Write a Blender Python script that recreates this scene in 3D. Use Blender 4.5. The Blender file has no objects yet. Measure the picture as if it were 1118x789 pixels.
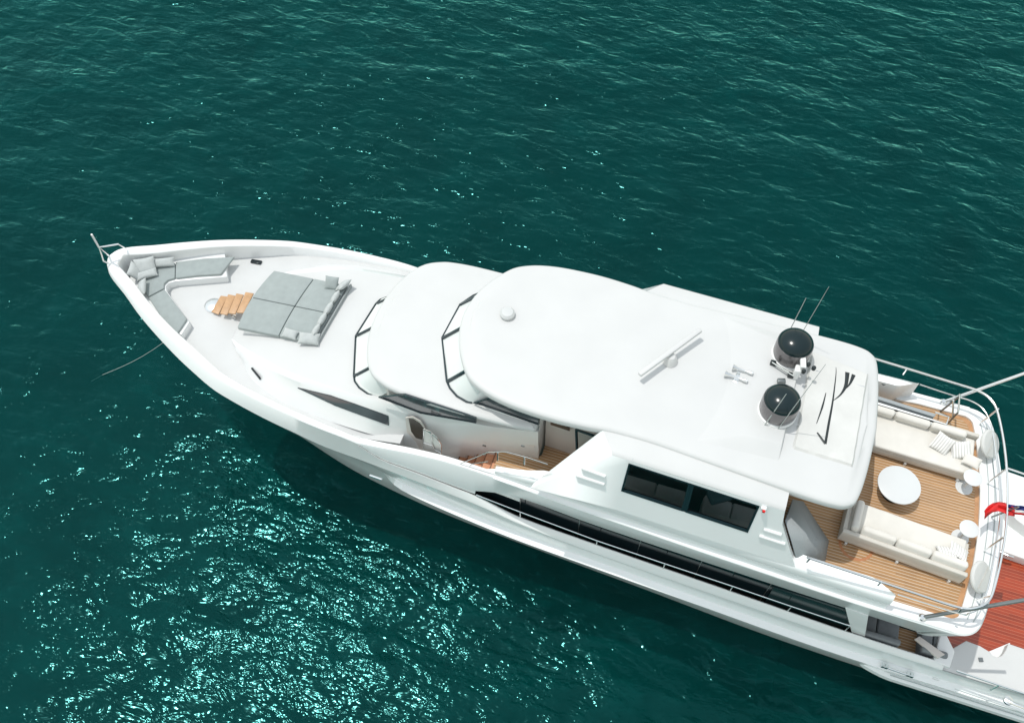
import bpy, bmesh, math, random
from mathutils import Vector, Matrix, noise
random.seed(7)
SC = bpy.context.scene
COL = SC.collection
R = math.radians

# ------------------------------------------------------------------ camera
CAM = Vector((17.4356, -13.1809, 28.80))
AX_R = Vector((0.94921326, 0.31462627, -0.00211917))
AX_U = Vector((-0.26388848, 0.79977138, 0.53919256))
AX_F = Vector((-0.17133899, 0.5112495, -0.84217985))
FOC = 1009.72            # in pixels of the 1118 wide photograph
cd = bpy.data.cameras.new("camera")
cam = bpy.data.objects.new("camera", cd)
COL.objects.link(cam)
m3 = Matrix((AX_R, AX_U, -AX_F)).transposed()
cam.matrix_world = Matrix.Translation(CAM) @ m3.to_4x4()
cd.sensor_width = 36.0
cd.lens = 36.0 * FOC / 1118.0
cd.clip_start = 0.1
cd.clip_end = 3000
SC.camera = cam

# ------------------------------------------------------------------ light
SUN_DIR = Vector((-0.282, 0.030, 0.959)).normalized()
elev = math.asin(SUN_DIR.z)
azim = math.atan2(SUN_DIR.x, SUN_DIR.y)
w = bpy.data.worlds.new("World")
SC.world = w
w.use_nodes = True
nt = w.node_tree
bg = nt.nodes["Background"]
sky = nt.nodes.new("ShaderNodeTexSky")
sky.sky_type = 'NISHITA'
sky.sun_disc = False
sky.sun_elevation = elev
sky.sun_rotation = azim
sky.air_density = 3.0
sky.dust_density = 0.3
sky.ozone_density = 1.0
hs = nt.nodes.new("ShaderNodeHueSaturation")
hs.inputs["Saturation"].default_value = 0.32
nt.links.new(sky.outputs[0], hs.inputs["Color"])
nt.links.new(hs.outputs[0], bg.inputs[0])
bg.inputs[1].default_value = 0.15
sl = bpy.data.lights.new("sun", 'SUN')
sl.energy = 2.0
sl.angle = R(0.53)
sl.color = (1.0, 0.965, 0.91)
so = bpy.data.objects.new("sun", sl)
COL.objects.link(so)
so.rotation_euler = SUN_DIR.to_track_quat('Z', 'Y').to_euler()
SC.view_settings.view_transform = 'Standard'
SC.view_settings.look = 'None'
SC.view_settings.exposure = 0.19
SC.view_settings.gamma = 1.0
SC.view_settings.use_curve_mapping = False

# ------------------------------------------------------------------ helpers
def ray(px, py):
    return AX_R * (px - 559.0) - AX_U * (py - 394.5) + AX_F * FOC
def at(px, py, z):
    """where the line of sight of a photo pixel meets the height z"""
    d = ray(px, py); t = (z - CAM.z) / d.z
    return (CAM.x + t * d.x, CAM.y + t * d.y)
def at3(px, py, z):
    x, y = at(px, py, z); return (x, y, z)
def onplane(px, py, p0, n):
    d = ray(px, py); n = Vector(n)
    t = (Vector(p0) - CAM).dot(n) / d.dot(n)
    p = CAM + d * t; return (p.x, p.y, p.z)
def ip(tab, x):
    """smooth monotone interpolation in a table [(x, v...)]"""
    n = len(tab)
    if x <= tab[0][0]: return tab[0][1:] if len(tab[0]) > 2 else tab[0][1]
    if x >= tab[-1][0]: return tab[-1][1:] if len(tab[-1]) > 2 else tab[-1][1]
    k = 0
    while tab[k + 1][0] < x: k += 1
    h = tab[k + 1][0] - tab[k][0]; t = (x - tab[k][0]) / h
    out = []
    for c in range(1, len(tab[0])):
        def sl_(i):
            return (tab[i + 1][c] - tab[i][c]) / (tab[i + 1][0] - tab[i][0])
        s = sl_(k)
        def tan(i):
            if i == 0: return sl_(0)
            if i == n - 1: return sl_(n - 2)
            a, b = sl_(i - 1), sl_(i)
            return 0.0 if a * b <= 0 else 2 * a * b / (a + b)
        m0, m1 = tan(k), tan(k + 1)
        v = (2*t**3 - 3*t*t + 1) * tab[k][c] + (t**3 - 2*t*t + t) * h * m0 + (-2*t**3 + 3*t*t) * tab[k+1][c] + (t**3 - t*t) * h * m1
        out.append(v)
    return tuple(out) if len(out) > 1 else out[0]
def frange(a, b, n):
    return [a + (b - a) * i / (n - 1) for i in range(n)]

class MB:
    def __init__(s): s.b = bmesh.new()
    def face(s, pts):
        vs = [s.b.verts.new(p) for p in pts]
        try: return s.b.faces.new(vs)
        except ValueError: return None
    def grid(s, rows, closed=False):
        g = [[s.b.verts.new(p) for p in r] for r in rows]
        for i in range(len(g) - 1):
            n = len(g[i])
            for j in range(n if closed else n - 1):
                a, b2, c, d = g[i][j], g[i][(j+1) % n], g[i+1][(j+1) % n], g[i+1][j]
                try: s.b.faces.new((a, b2, c, d))
                except ValueError: pass
        return g
    def prism(s, outline, z0, z1):
        """outline [(x,y)] -> closed solid; z0/z1 number or function(x,y)"""
        f0 = z0 if callable(z0) else (lambda x, y: z0)
        f1 = z1 if callable(z1) else (lambda x, y: z1)
        lo = [s.b.verts.new((x, y, f0(x, y))) for x, y in outline]
        hi = [s.b.verts.new((x, y, f1(x, y))) for x, y in outline]
        n = len(outline)
        s.b.faces.new(hi); s.b.faces.new(list(reversed(lo)))
        for i in range(n):
            s.b.faces.new((lo[i], lo[(i+1) % n], hi[(i+1) % n], hi[i]))
    def slabquad(s, pts, off):
        """thin solid: polygon pts extruded by the vector off"""
        o = Vector(off)
        a = [s.b.verts.new(p) for p in pts]
        b = [s.b.verts.new(Vector(p) + o) for p in pts]
        n = len(pts)
        s.b.faces.new(a); s.b.faces.new(list(reversed(b)))
        for i in range(n):
            s.b.faces.new((a[i], b[i], b[(i+1) % n], a[(i+1) % n]))
    def box(s, c, size, rz=0.0, tilt=None):
        M = Matrix.Translation(c) @ Matrix.Rotation(rz, 4, 'Z')
        if tilt: M = M @ Matrix.Rotation(tilt[0], 4, 'X') @ Matrix.Rotation(tilt[1], 4, 'Y')
        bmesh.ops.create_cube(s.b, size=1.0, matrix=M @ Matrix.Diagonal((*size, 1)))
    def tube(s, pts, r, seg=10, closed=False, r2=None, caps=True):
        P = [Vector(p) for p in pts]; n = len(P); rows = []
        up = Vector((0, 0, 1)); prev = None
        for i in range(n):
            if closed: t = P[(i+1) % n] - P[i-1]
            else: t = P[min(i+1, n-1)] - P[max(i-1, 0)]
            t.normalize()
            a = (prev - t * prev.dot(t)) if prev else (up - t * up.dot(t))
            if a.length < 1e-3: a = Vector((1, 0, 0)) - t * t.x
            a.normalize(); prev = a; b = t.cross(a)
            rr = r if r2 is None else r + (r2 - r) * i / (n - 1)
            rows.append([P[i] + (a * math.cos(q) + b * math.sin(q)) * rr for q in [2*math.pi*k/seg for k in range(seg)]])
        if closed: rows.append(rows[0])
        g = s.grid(rows, closed=True)
        if caps and not closed:
            s.b.faces.new(list(reversed(g[0]))); s.b.faces.new(g[-1])
    def lathe(s, prof, seg=40, M=None):
        M = M or Matrix.Identity(4)
        rows = [[M @ Vector((r * math.cos(q), r * math.sin(q), z)) for q in [2*math.pi*k/seg for k in range(seg)]] for r, z in prof]
        g = s.grid(rows, closed=True)
        if prof[0][0] > 1e-6:
            try: s.b.faces.new(list(reversed(g[0])))
            except ValueError: pass
        if prof[-1][0] > 1e-6:
            try: s.b.faces.new(g[-1])
            except ValueError: pass
    def bevel(s, wd, seg=3, ang=30):
        bmesh.ops.remove_doubles(s.b, verts=s.b.verts, dist=1e-5)
        bmesh.ops.recalc_face_normals(s.b, faces=s.b.faces)
        es = [e for e in s.b.edges if len(e.link_faces) == 2 and e.calc_face_angle(0) > R(ang)]
        if es: bmesh.ops.bevel(s.b, geom=es, offset=wd, segments=seg, profile=0.5, affect='EDGES', clamp_overlap=True)
    def mirror(s):
        geo = s.b.verts[:] + s.b.edges[:] + s.b.faces[:]
        r = bmesh.ops.duplicate(s.b, geom=geo)
        nv = [v for v in r['geom'] if isinstance(v, bmesh.types.BMVert)]
        for v in nv: v.co.y = -v.co.y
        bmesh.ops.reverse_faces(s.b, faces=[f for f in r['geom'] if isinstance(f, bmesh.types.BMFace)])
    def build(s, name, mat, parent=None, smooth=True, ang=32, doubles=True, recalc=True, label=None, towards=None):
        if doubles: bmesh.ops.remove_doubles(s.b, verts=s.b.verts, dist=2e-5)
        if recalc: bmesh.ops.recalc_face_normals(s.b, faces=s.b.faces)
        if towards:
            t_ = Vector(towards); fl_ = [f for f in s.b.faces if f.normal.dot(t_) < 0]
            if fl_: bmesh.ops.reverse_faces(s.b, faces=fl_)
        for f in s.b.faces: f.smooth = smooth
        if smooth:
            for e in s.b.edges:
                if len(e.link_faces) == 2 and e.calc_face_angle(0) > R(ang): e.smooth = False
        me = bpy.data.meshes.new(name); s.b.to_mesh(me); s.b.free()
        me.materials.append(mat)
        o = bpy.data.objects.new(name, me); COL.objects.link(o)
        if parent: o.parent = parent
        if label: o['label'] = label
        return o

def tag(o, label=None, cat=None, group=None, kind=None):
    if label: o['label'] = label
    if cat: o['category'] = cat
    if group: o['group'] = group
    if kind: o['kind'] = kind
    return o
def empty(name, loc=(0, 0, 0), rz=0.0):
    o = bpy.data.objects.new(name, None); COL.objects.link(o)
    o.location = loc; o.rotation_euler = (0, 0, rz); o.empty_display_size = 0.2
    return o

# ------------------------------------------------------------------ materials
def mat(name, col, rough=0.5, metal=0.0, spec=0.5, coat=0.0, nscale=None, namt=0.05, bump=None, bscale=60, sheen=0.0, coord='Object'):
    m = bpy.data.materials.new(name); m.use_nodes = True
    t = m.node_tree; b = t.nodes["Principled BSDF"]
    b.inputs["Base Color"].default_value = (*col, 1)
    b.inputs["Roughness"].default_value = rough
    b.inputs["Metallic"].default_value = metal
    b.inputs["Specular IOR Level"].default_value = spec
    b.inputs["Coat Weight"].default_value = coat
    b.inputs["Coat Roughness"].default_value = 0.08
    b.inputs["Sheen Weight"].default_value = sheen
    tc = t.nodes.new("ShaderNodeTexCoord")
    if nscale:
        n = t.nodes.new("ShaderNodeTexNoise"); n.inputs["Scale"].default_value = nscale
        n.inputs["Detail"].default_value = 5
        t.links.new(tc.outputs[coord], n.inputs["Vector"])
        r = t.nodes.new("ShaderNodeMapRange")
        r.inputs[1].default_value = 0.3; r.inputs[2].default_value = 0.7
        r.inputs[3].default_value = 1 - namt; r.inputs[4].default_value = 1 + namt * 0.5
        t.links.new(n.outputs[0], r.inputs[0])
        mx = t.nodes.new("ShaderNodeMix"); mx.data_type = 'RGBA'; mx.blend_type = 'MULTIPLY'
        mx.inputs[0].default_value = 1.0
        mx.inputs[6].default_value = (*col, 1)
        t.links.new(r.outputs[0], mx.inputs[7])
        t.links.new(mx.outputs[2], b.inputs["Base Color"])
    if bump:
        n2 = t.nodes.new("ShaderNodeTexNoise"); n2.inputs["Scale"].default_value = bscale
        n2.inputs["Detail"].default_value = 4
        t.links.new(tc.outputs[coord], n2.inputs["Vector"])
        bp = t.nodes.new("ShaderNodeBump"); bp.inputs["Strength"].default_value = bump
        bp.inputs["Distance"].default_value = 0.02
        t.links.new(n2.outputs[0], bp.inputs["Height"])
        t.links.new(bp.outputs[0], b.inputs["Normal"])
    return m

def stripes(name, colA, colB, pitch, line, axis=1, rough=0.5, jitter=0.12, spec=0.4, coat=0.0, plank_len=2.2):
    """planks along one axis with seams between them"""
    m = bpy.data.materials.new(name); m.use_nodes = True
    t = m.node_tree; b = t.nodes["Principled BSDF"]; N = t.nodes.new; L = t.links.new
    tc = N("ShaderNodeTexCoord"); sp = N("ShaderNodeSeparateXYZ"); L(tc.outputs["Object"], sp.inputs[0])
    def math_(op, a, v=None):
        n = N("ShaderNodeMath"); n.operation = op
        if isinstance(a, (int, float)): n.inputs[0].default_value = a
        else: L(a, n.inputs[0])
        if v is not None:
            if isinstance(v, (int, float)): n.inputs[1].default_value = v
            else: L(v, n.inputs[1])
        return n.outputs[0]
    u = math_('DIVIDE', sp.outputs[axis], pitch)
    fr = math_('FRACT', math_('ADD', u, 100.0)); idx = math_('FLOOR', math_('ADD', u, 100.0))
    seam = math_('LESS_THAN', fr, line / pitch)
    wn = N("ShaderNodeTexWhiteNoise"); wn.noise_dimensions = '2D'
    al = math_('FLOOR', math_('ADD', math_('DIVIDE', sp.outputs[1 - axis], plank_len), math_('MULTIPLY', idx, 0.37)))
    cb = N("ShaderNodeCombineXYZ"); L(idx, cb.inputs[0]); L(al, cb.inputs[1]); L(cb.outputs[0], wn.inputs[0])
    gr = N("ShaderNodeTexNoise"); gr.inputs["Scale"].default_value = 1.0; gr.inputs["Detail"].default_value = 6
    mp = N("ShaderNodeMapping")
    mp.inputs["Scale"].default_value = (4, 60, 10) if axis == 1 else (60, 4, 10)
    L(tc.outputs["Object"], mp.inputs[0]); L(mp.outputs[0], gr.inputs["Vector"])
    big = N("ShaderNodeTexNoise"); big.inputs["Scale"].default_value = 1.1; L(tc.outputs["Object"], big.inputs["Vector"])
    v = math_('ADD', math_('MULTIPLY', math_('SUBTRACT', wn.outputs[0], 0.5), jitter * 2),
              math_('ADD', math_('MULTIPLY', math_('SUBTRACT', gr.outputs[0], 0.5), 0.55), math_('MULTIPLY', math_('SUBTRACT', big.outputs[0], 0.5), 0.5)))
    v = math_('ADD', v, 1.0)
    mx = N("ShaderNodeMix"); mx.data_type = 'RGBA'; mx.blend_type = 'MULTIPLY'; mx.inputs[0].default_value = 1
    mx.inputs[6].default_value = (*colA, 1); L(v, mx.inputs[7])
    m2 = N("ShaderNodeMix"); m2.data_type = 'RGBA'; L(seam, m2.inputs[0])
    L(mx.outputs[2], m2.inputs[6]); m2.inputs[7].default_value = (*colB, 1)
    L(m2.outputs[2], b.inputs["Base Color"])
    b.inputs["Roughness"].default_value = rough; b.inputs["Specular IOR Level"].default_value = spec
    b.inputs["Coat Weight"].default_value = coat
    return m

def glass(name, tint, ior=1.5, rough=0.02):
    """thin tinted pane that lets light through and mirrors the sky"""
    m = bpy.data.materials.new(name); m.use_nodes = True
    t = m.node_tree; t.nodes.remove(t.nodes["Principled BSDF"])
    tr = t.nodes.new("ShaderNodeBsdfTransparent"); tr.inputs[0].default_value = (*tint, 1)
    gl = t.nodes.new("ShaderNodeBsdfGlossy"); gl.inputs["Roughness"].default_value = rough
    gl.inputs[0].default_value = (1, 1, 1, 1)
    fr = t.nodes.new("ShaderNodeFresnel"); fr.inputs[0].default_value = ior
    mx = t.nodes.new("ShaderNodeMixShader")
    t.links.new(fr.outputs[0], mx.inputs[0]); t.links.new(tr.outputs[0], mx.inputs[1]); t.links.new(gl.outputs[0], mx.inputs[2])
    t.links.new(mx.outputs[0], t.nodes["Material Output"].inputs[0])
    return m

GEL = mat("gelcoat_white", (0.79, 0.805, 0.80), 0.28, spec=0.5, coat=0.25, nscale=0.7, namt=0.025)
GEL_SUN = mat("gelcoat_sun_darkened", (0.575, 0.585, 0.58), 0.5, spec=0.35, nscale=0.9, namt=0.03)  # same white gelcoat, colour darkened to hold back sunlight on top faces
GEL_SHADE = mat("gelcoat_shade_lightened", (0.86, 0.88, 0.88), 0.22, spec=0.5, coat=0.4, nscale=0.5, namt=0.03)  # same white gelcoat, colour lightened in place of fill light on shaded sides
GEL_PART_SUN = mat("gelcoat_part_sun", (0.69, 0.705, 0.70), 0.3, spec=0.5, coat=0.25, nscale=0.6, namt=0.03)  # same white gelcoat, colour darkened part way where house sides catch sun
NONSKID = mat("nonskid_sun_darkened", (0.58, 0.59, 0.585), 0.65, spec=0.3, nscale=1.5, namt=0.035, bump=0.15, bscale=120)  # white nonskid, colour darkened against the sunlight like the roof
STEEL = mat("polished_steel", (0.78, 0.80, 0.80), 0.22, metal=1.0)
DKSTEEL = mat("dark_steel", (0.20, 0.22, 0.22), 0.35, metal=0.8)
GROOVE = mat("groove_grey", (0.40, 0.45, 0.45), 0.5)
BLACK = mat("black_rubber", (0.012, 0.02, 0.022), 0.35)
FRAME = mat("window_frame_black", (0.010, 0.026, 0.032), 0.25, coat=0.3)
DKGLASS = mat("dark_glass", (0.004, 0.010, 0.013), 0.04, spec=0.6)
GREYGLASS = mat("grey_glass", (0.085, 0.088, 0.098), 0.06, spec=0.8, nscale=1.2, namt=0.25)
PANEL = mat("tinted_screen", (0.012, 0.032, 0.035), 0.12, spec=0.6)
COVER = mat("windscreen_cover", (0.70, 0.735, 0.72), 0.35, spec=0.5, nscale=1.5, namt=0.05)
CLEAR = glass("clear_glass", (0.90, 0.95, 0.93), 1.5)
TINT = glass("tinted_glass", (0.86, 0.92, 0.92), 1.4)
TEAK = stripes("teak_deck", (0.40, 0.225, 0.098), (0.60, 0.49, 0.38), 0.085, 0.018, axis=1, rough=0.6)
TEAKX = stripes("teak_steps", (0.56, 0.27, 0.15), (0.40, 0.2, 0.11), 0.6, 0.01, axis=1, rough=0.6)
TEAKB = mat("teak_border", (0.50, 0.27, 0.13), 0.5, nscale=6, namt=0.15)
NOSE = mat("step_nosing", (0.22, 0.10, 0.05), 0.5)
TEAKT = mat("teak_tread", (0.50, 0.30, 0.155), 0.45, nscale=9, namt=0.14)
MAHOG = stripes("varnished_deck", (0.31, 0.040, 0.010), (0.50, 0.16, 0.08), 0.10, 0.010, axis=1, rough=0.25, jitter=0.2, coat=0.6)
CREAM = mat("cream_fabric", (0.70, 0.68, 0.63), 0.85, spec=0.2, nscale=3, namt=0.05, bump=0.25, bscale=90, sheen=0.15)
CREAMD = mat("sofa_shell", (0.60, 0.575, 0.52), 0.7, spec=0.25, nscale=3, namt=0.05)
GREYF = mat("grey_fabric", (0.315, 0.355, 0.35), 0.9, spec=0.15, nscale=5, namt=0.07, bump=0.15, bscale=200, sheen=0.2)
GREYP = mat("grey_pillow", (0.46, 0.49, 0.485), 0.9, spec=0.15, nscale=8, namt=0.08, bump=0.25, bscale=120, sheen=0.2)
GREYB = mat("grey_screen_fabric", (0.33, 0.36, 0.37), 0.8, spec=0.2, nscale=20, namt=0.06)
CANVAS = mat("white_canvas", (0.60, 0.605, 0.585), 0.9, spec=0.15, nscale=2, namt=0.06, bump=0.5, bscale=5)
WHITEP = mat("white_lacquer", (0.64, 0.66, 0.66), 0.35, spec=0.4)
DKIN = mat("dark_interior", (0.10, 0.12, 0.125), 0.6)
BEIGE = mat("beige_lining", (0.62, 0.58, 0.54), 0.5)
RED = mat("red_cloth", (0.62, 0.02, 0.02), 0.8)
BLUE = mat("blue_cloth", (0.02, 0.03, 0.16), 0.8)
REDP = mat("red_lens", (0.7, 0.01, 0.01), 0.2)
NEONP = mat("violet_trim", (0.10, 0.06, 0.22), 0.3)

def pillow_stripe():
    m = stripes("striped_cotton", (0.80, 0.79, 0.76), (0.56, 0.56, 0.54), 0.07, 0.025, axis=0, rough=0.9, jitter=0.0, spec=0.15)
    return m
STRIPE = pillow_stripe()

# domes: gloss black cap
DOMEC = mat("dome_cap", (0.006, 0.017, 0.020), 0.2, spec=0.35, coat=0.0)
DOMEB = mat("dome_body", (0.17, 0.16, 0.165), 0.22, spec=0.6, metal=0.55)

# ------------------------------------------------------------------ water
def make_water():
    m = bpy.data.materials.new("sea_water"); m.use_nodes = True
    t = m.node_tree; N = t.nodes.new; L = t.links.new
    t.nodes.remove(t.nodes["Principled BSDF"])
    tc = N("ShaderNodeTexCoord")
    def nz(scale, rot, stretch, detail, dist=0.0, rough=0.55):
        mp = N("ShaderNodeMapping"); mp.inputs["Rotation"].default_value = (0, 0, R(rot))
        mp.inputs["Scale"].default_value = (scale, scale * stretch, scale)
        L(tc.outputs["Object"], mp.inputs[0])
        n = N("ShaderNodeTexNoise"); n.inputs["Scale"].default_value = 1.0
        n.inputs["Detail"].default_value = detail; n.inputs["Roughness"].default_value = rough
        n.inputs["Distortion"].default_value = dist
        L(mp.outputs[0], n.inputs["Vector"]); return n.outputs[0]
    def mul(a, v):
        n = N("ShaderNodeMath"); n.operation = 'MULTIPLY'; L(a, n.inputs[0])
        if isinstance(v, float): n.inputs[1].default_value = v
        else: L(v, n.inputs[1])
        return n.outputs[0]
    def add(a, b):
        n = N("ShaderNodeMath"); n.operation = 'ADD'; L(a, n.inputs[0]); L(b, n.inputs[1]); return n.outputs[0]
    h1 = nz(0.20, 25, 2.0, 2.0, 0.3)        # long low swell
    h2 = nz(0.95, 32, 2.2, 3.0, 0.5)        # wavelets
    h3 = nz(2.3, -18, 1.9, 2.0, 0.4, 0.55)   # ripples
    h4 = nz(6.0, 40, 1.5, 0.0, 0.2, 0.5)    # fine ripples
    gust = nz(0.42, 24, 1.8, 2.0, 0.9)
    wind = nz(0.035, -30, 1.5, 1.0, 0.2)
    gr = N("ShaderNodeMapRange"); gr.inputs[1].default_value = 0.48; gr.inputs[2].default_value = 0.61
    gr.inputs[3].default_value = 0.16; gr.inputs[4].default_value = 1.35; L(mul(add(gust, wind), 0.5), gr.inputs[0])
    small = mul(add(mul(h3, 0.040), mul(h4, 0.0125)), gr.outputs[0])
    H = add(add(mul(h1, 0.56), mul(h2, 0.19)), small)
    def bump(d):
        bp = N("ShaderNodeBump"); bp.inputs["Strength"].default_value = 1.0; bp.inputs["Distance"].default_value = d
        L(H, bp.inputs["Height"]); return bp.outputs[0]
    bg_, bd_ = bump(0.58), bump(1.0)
    fr = N("ShaderNodeFresnel"); fr.inputs[0].default_value = 1.33; L(bd_, fr.inputs["Normal"])
    gl = N("ShaderNodeBsdfGlossy"); gl.inputs["Roughness"].default_value = 0.12
    gl.inputs[0].default_value = (0.21, 0.80, 0.78, 1); L(bg_, gl.inputs["Normal"])
    df = N("ShaderNodeBsdfDiffuse"); L(bd_, df.inputs["Normal"])
    cr = N("ShaderNodeMix"); cr.data_type = 'RGBA'
    cr.inputs[6].default_value = (0.0001, 0.032, 0.0302, 1); cr.inputs[7].default_value = (0.0006, 0.048, 0.045, 1)  # lighter crest colour painted in for light coming through the waves
    crest_light = add(mul(h2, 0.5), mul(mul(h3, 0.55), gr.outputs[0]))
    hr = N("ShaderNodeMapRange"); hr.inputs[1].default_value = 0.42; hr.inputs[2].default_value = 0.68; L(crest_light, hr.inputs[0])
    L(hr.outputs[0], cr.inputs[0]); L(cr.outputs[2], df.inputs[0])
    tr = N("ShaderNodeBsdfTransparent"); tr.inputs[0].default_value = (0.6, 0.95, 0.94, 1)
    mb = N("ShaderNodeMixShader"); mb.inputs[0].default_value = 0.60
    L(df.outputs[0], mb.inputs[1]); L(tr.outputs[0], mb.inputs[2])
    mx = N("ShaderNodeMixShader"); L(fr.outputs[0], mx.inputs[0]); L(mb.outputs[0], mx.inputs[1]); L(gl.outputs[0], mx.inputs[2])
    L(mx.outputs[0], t.nodes["Material Output"].inputs[0])
    return m
WATER = make_water()
DEEP = mat("deep_water", (0.0002, 0.046, 0.0435), 1.0, spec=0.0, nscale=0.25, namt=0.25)
b = MB(); b.face([(-500, -500, 0), (520, -500, 0), (520, 500, 0), (-500, 500, 0)])
water = tag(b.build("water", WATER), "dark teal rippled sea with white sun glints around the yacht", kind="structure")
b = MB(); b.face([(-500, -500, -6.0), (520, -500, -6.0), (520, 500, -6.0), (-500, 500, -6.0)])  # layer added below the surface so the hull shadow darkens the water
rows = []
for j in range(121):
    rows.append([(-25 + i * 0.6, -32 + j * 0.6, -3.3 + 2.6 * noise.noise((i * 0.6 * 0.30, j * 0.6 * 0.30, 4.0)) * min(1, i / 12, j / 12, (120 - i) / 12, (120 - j) / 12)) for i in range(121)])
b.grid(rows)
tag(b.build("shadow_layer", DEEP), "added dark teal layer under the surface that catches the hull shadow", kind="structure")

# ------------------------------------------------------------------ yacht
Y = empty("yacht")
tag(Y, "long white motor yacht with teak aft deck lying on dark teal sea", "yacht")

XE = 30.6
K = [(0.0, -0.12, 6.50), (0.1, -0.34, 6.50), (0.3, -0.54, 6.48), (1.0, -0.96, 6.40), (1.8, -1.47, 6.28), (2.8, -2.0, 6.12), (3.9, -2.50, 5.96), (5.09, -2.90, 5.74),
     (7.2, -3.16, 5.33), (8.53, -3.20, 4.97), (9.6, -3.20, 4.83), (10.9, -3.2, 4.60), (13, -3.21, 4.22), (14.3, -3.2, 3.75), (16.3, -3.2, 3.37), (20.7, -3.2, 2.95), (24, -3.2, 2.72), (26.8, -3.18, 2.62), (31, -3.1, 2.55)]
C = [(0.0, -0.06, 6.72), (0.1, -0.28, 6.72), (0.3, -0.48, 6.70), (1.0, -0.88, 6.62), (1.8, -1.34, 6.54), (2.8, -1.83, 6.47), (3.88, -2.27, 6.38), (5.07, -2.70, 6.22), (7.3, -3.04, 6.06), (8.8, -3.13, 5.92), (9.5, -3.13, 5.76)]
S2 = [(0, 0, 6), (9.5, -3.05, 3.72), (10.2, -3.17, 3.68), (11.2, -3.27, 3.48), (12.4, -3.33, 3.25), (14.3, -3.36, 2.88), (16.4, -3.37, 2.65), (19.85, -3.38, 2.30), (23.7, -3.40, 1.95), (31, -3.3, 1.70)]
W = [(2.4, 0.0, 0), (3.5, -0.42, 0), (5, -0.85, 0), (8.3, -1.72, 0), (11.8, -2.18, 0), (18.3, -2.56, 0), (23, -2.82, 0), (31, -2.95, 0)]
def hull_side():
    n = 90; rows = []
    cols = [[] for _ in range(8)]
    for i in range(n):
        u = (i / (n - 1)) ** 1.25
        xk = XE * u; yk, zk = ip(K, xk)
        xw = 2.4 + (XE - 2.4) * u; yw, zw = ip(W, xw)
        x2 = 0.6 + (XE - 0.6) * u
        pk = Vector((xk, yk, zk)); pw = Vector((xw, yw, 0.0))
        blend = max(0.0, min(1.0, (x2 - 9.3) / 1.2))
        # flare: concave between knuckle and waterline
        def fl(t):
            p = pk.lerp(pw, t); p.y -= 0.0; 
            p.y *= 1.0 - 0.10 * math.sin(math.pi * t) * (1 - blend)
            return p
        y2, z2 = ip(S2, x2)
        s2 = Vector((x2, y2, z2)); s1 = Vector((x2, y2 + 0.20, z2 + 0.06)); s3 = Vector((x2, y2 + 0.16, z2 - 0.14))
        s1 = fl(0.34).lerp(s1, blend); s2 = fl(0.40).lerp(s2, blend); s3 = fl(0.46).lerp(s3, blend)
        mid = fl(0.72) if blend < 1 else s3.lerp(pw, 0.5)
        cols[0].append(pk); cols[1].append(pk.lerp(s1, 0.5)); cols[2].append(s1); cols[3].append(s2); cols[4].append(s3); cols[5].append(mid)
        cols[6].append(pw); cols[7].append(Vector((xw + 0.2, yw * 0.75, -1.0)))
    return cols
cols = hull_side()
b = MB(); g = b.grid(cols)
# transom
tp = [c[-1] for c in cols]
b.face([tuple(p) for p in tp] + [(p.x, -p.y, p.z) for p in reversed(tp)])
n0 = len(b.b.faces)
b2 = MB(); b2.grid(cols); b2.mirror()
b2.face([tuple(p) for p in tp] + [(p.x, -p.y, p.z) for p in reversed(tp)])
# close the small blunt stem
b2.face([tuple(c[0]) for c in cols[:7]] + [(c[0].x, -c[0].y, c[0].z) for c in reversed(cols[:7])])
b.b.free()
hull = b2.build("hull", GEL_SHADE, Y, ang=28)

# fore bulwark with cap rail
def capin(x):
    wd = ip([(0, 0.34), (0.6, 0.34), (3, 0.28), (6, 0.22), (9.5, 0.18)], x); return wd
FLOORZ = 5.85
def normal2(tab, x):
    a = ip(tab, max(0, x - 0.05)); c = ip(tab, x + 0.05)
    d = Vector((0.1, c[0] - a[0])); 
    if x < 0.06: d = Vector((0.02, -0.3))
    d.normalize(); return Vector((-d.y, d.x))   # inward (towards +Y for the port side)
b = MB(); rows = [[], [], [], [], [], []]
for x in [0, 0.03, 0.07, 0.12, 0.2, 0.3, 0.45, 0.7] + frange(1.0, 9.5, 40):
    yk, zk = ip(K, x); yc, zc = ip(C, x); n = normal2(C, x); wd = capin(x)
    xi, yi = x + n.x * wd, yc + n.y * wd
    if x < 0.5:   # round bow inner edge
        xi = max(xi, 0.42); yi = min(-0.0 if x < 0.02 else -0.30 * (x / 0.5) ** 0.6 - 0.02, 0)
    rows[0].append((x, yk, zk)); rows[1].append((x + n.x * 0.0, yc, zc - 0.035)); rows[2].append((x + n.x * 0.04, yc + n.y * 0.04, zc))
    rows[3].append((xi - n.x * 0.03, yi - n.y * 0.03, zc)); rows[4].append((xi, yi, zc - 0.03)); rows[5].append((xi + n.x * 0.04, yi + n.y * 0.04, FLOORZ - 0.1))
b.grid(rows); b.mirror()
# bow tip closing piece
for r0, r1 in ((0, 1), (1, 2), (2, 3), (3, 4), (4, 5)):
    p, q = rows[r0][0], rows[r1][0]
    b.face([p, q, (q[0], -q[1], q[2]), (p[0], -p[1], p[2])])
b.build("bulwark", GEL, Y, ang=40)
# foredeck floor
b = MB(); pts = []
for x in [0.5] + frange(0.8, 10.3, 30):
    yc, zc = ip(C, min(x, 9.5)); pts.append((x, yc + capin(min(x, 9.5)) * 0.75))
out = pts + [(x, -y) for x, y in reversed(pts)]
rows = [[(x, y * f, FLOORZ - 0.11 * max(0, min(1, (x - 8.3) / 1.2))) for f in (1, 0, -1)] for x, y in pts if x < 9.9]
b.grid(rows)
b.build("foredeck", NONSKID, Y)

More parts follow.
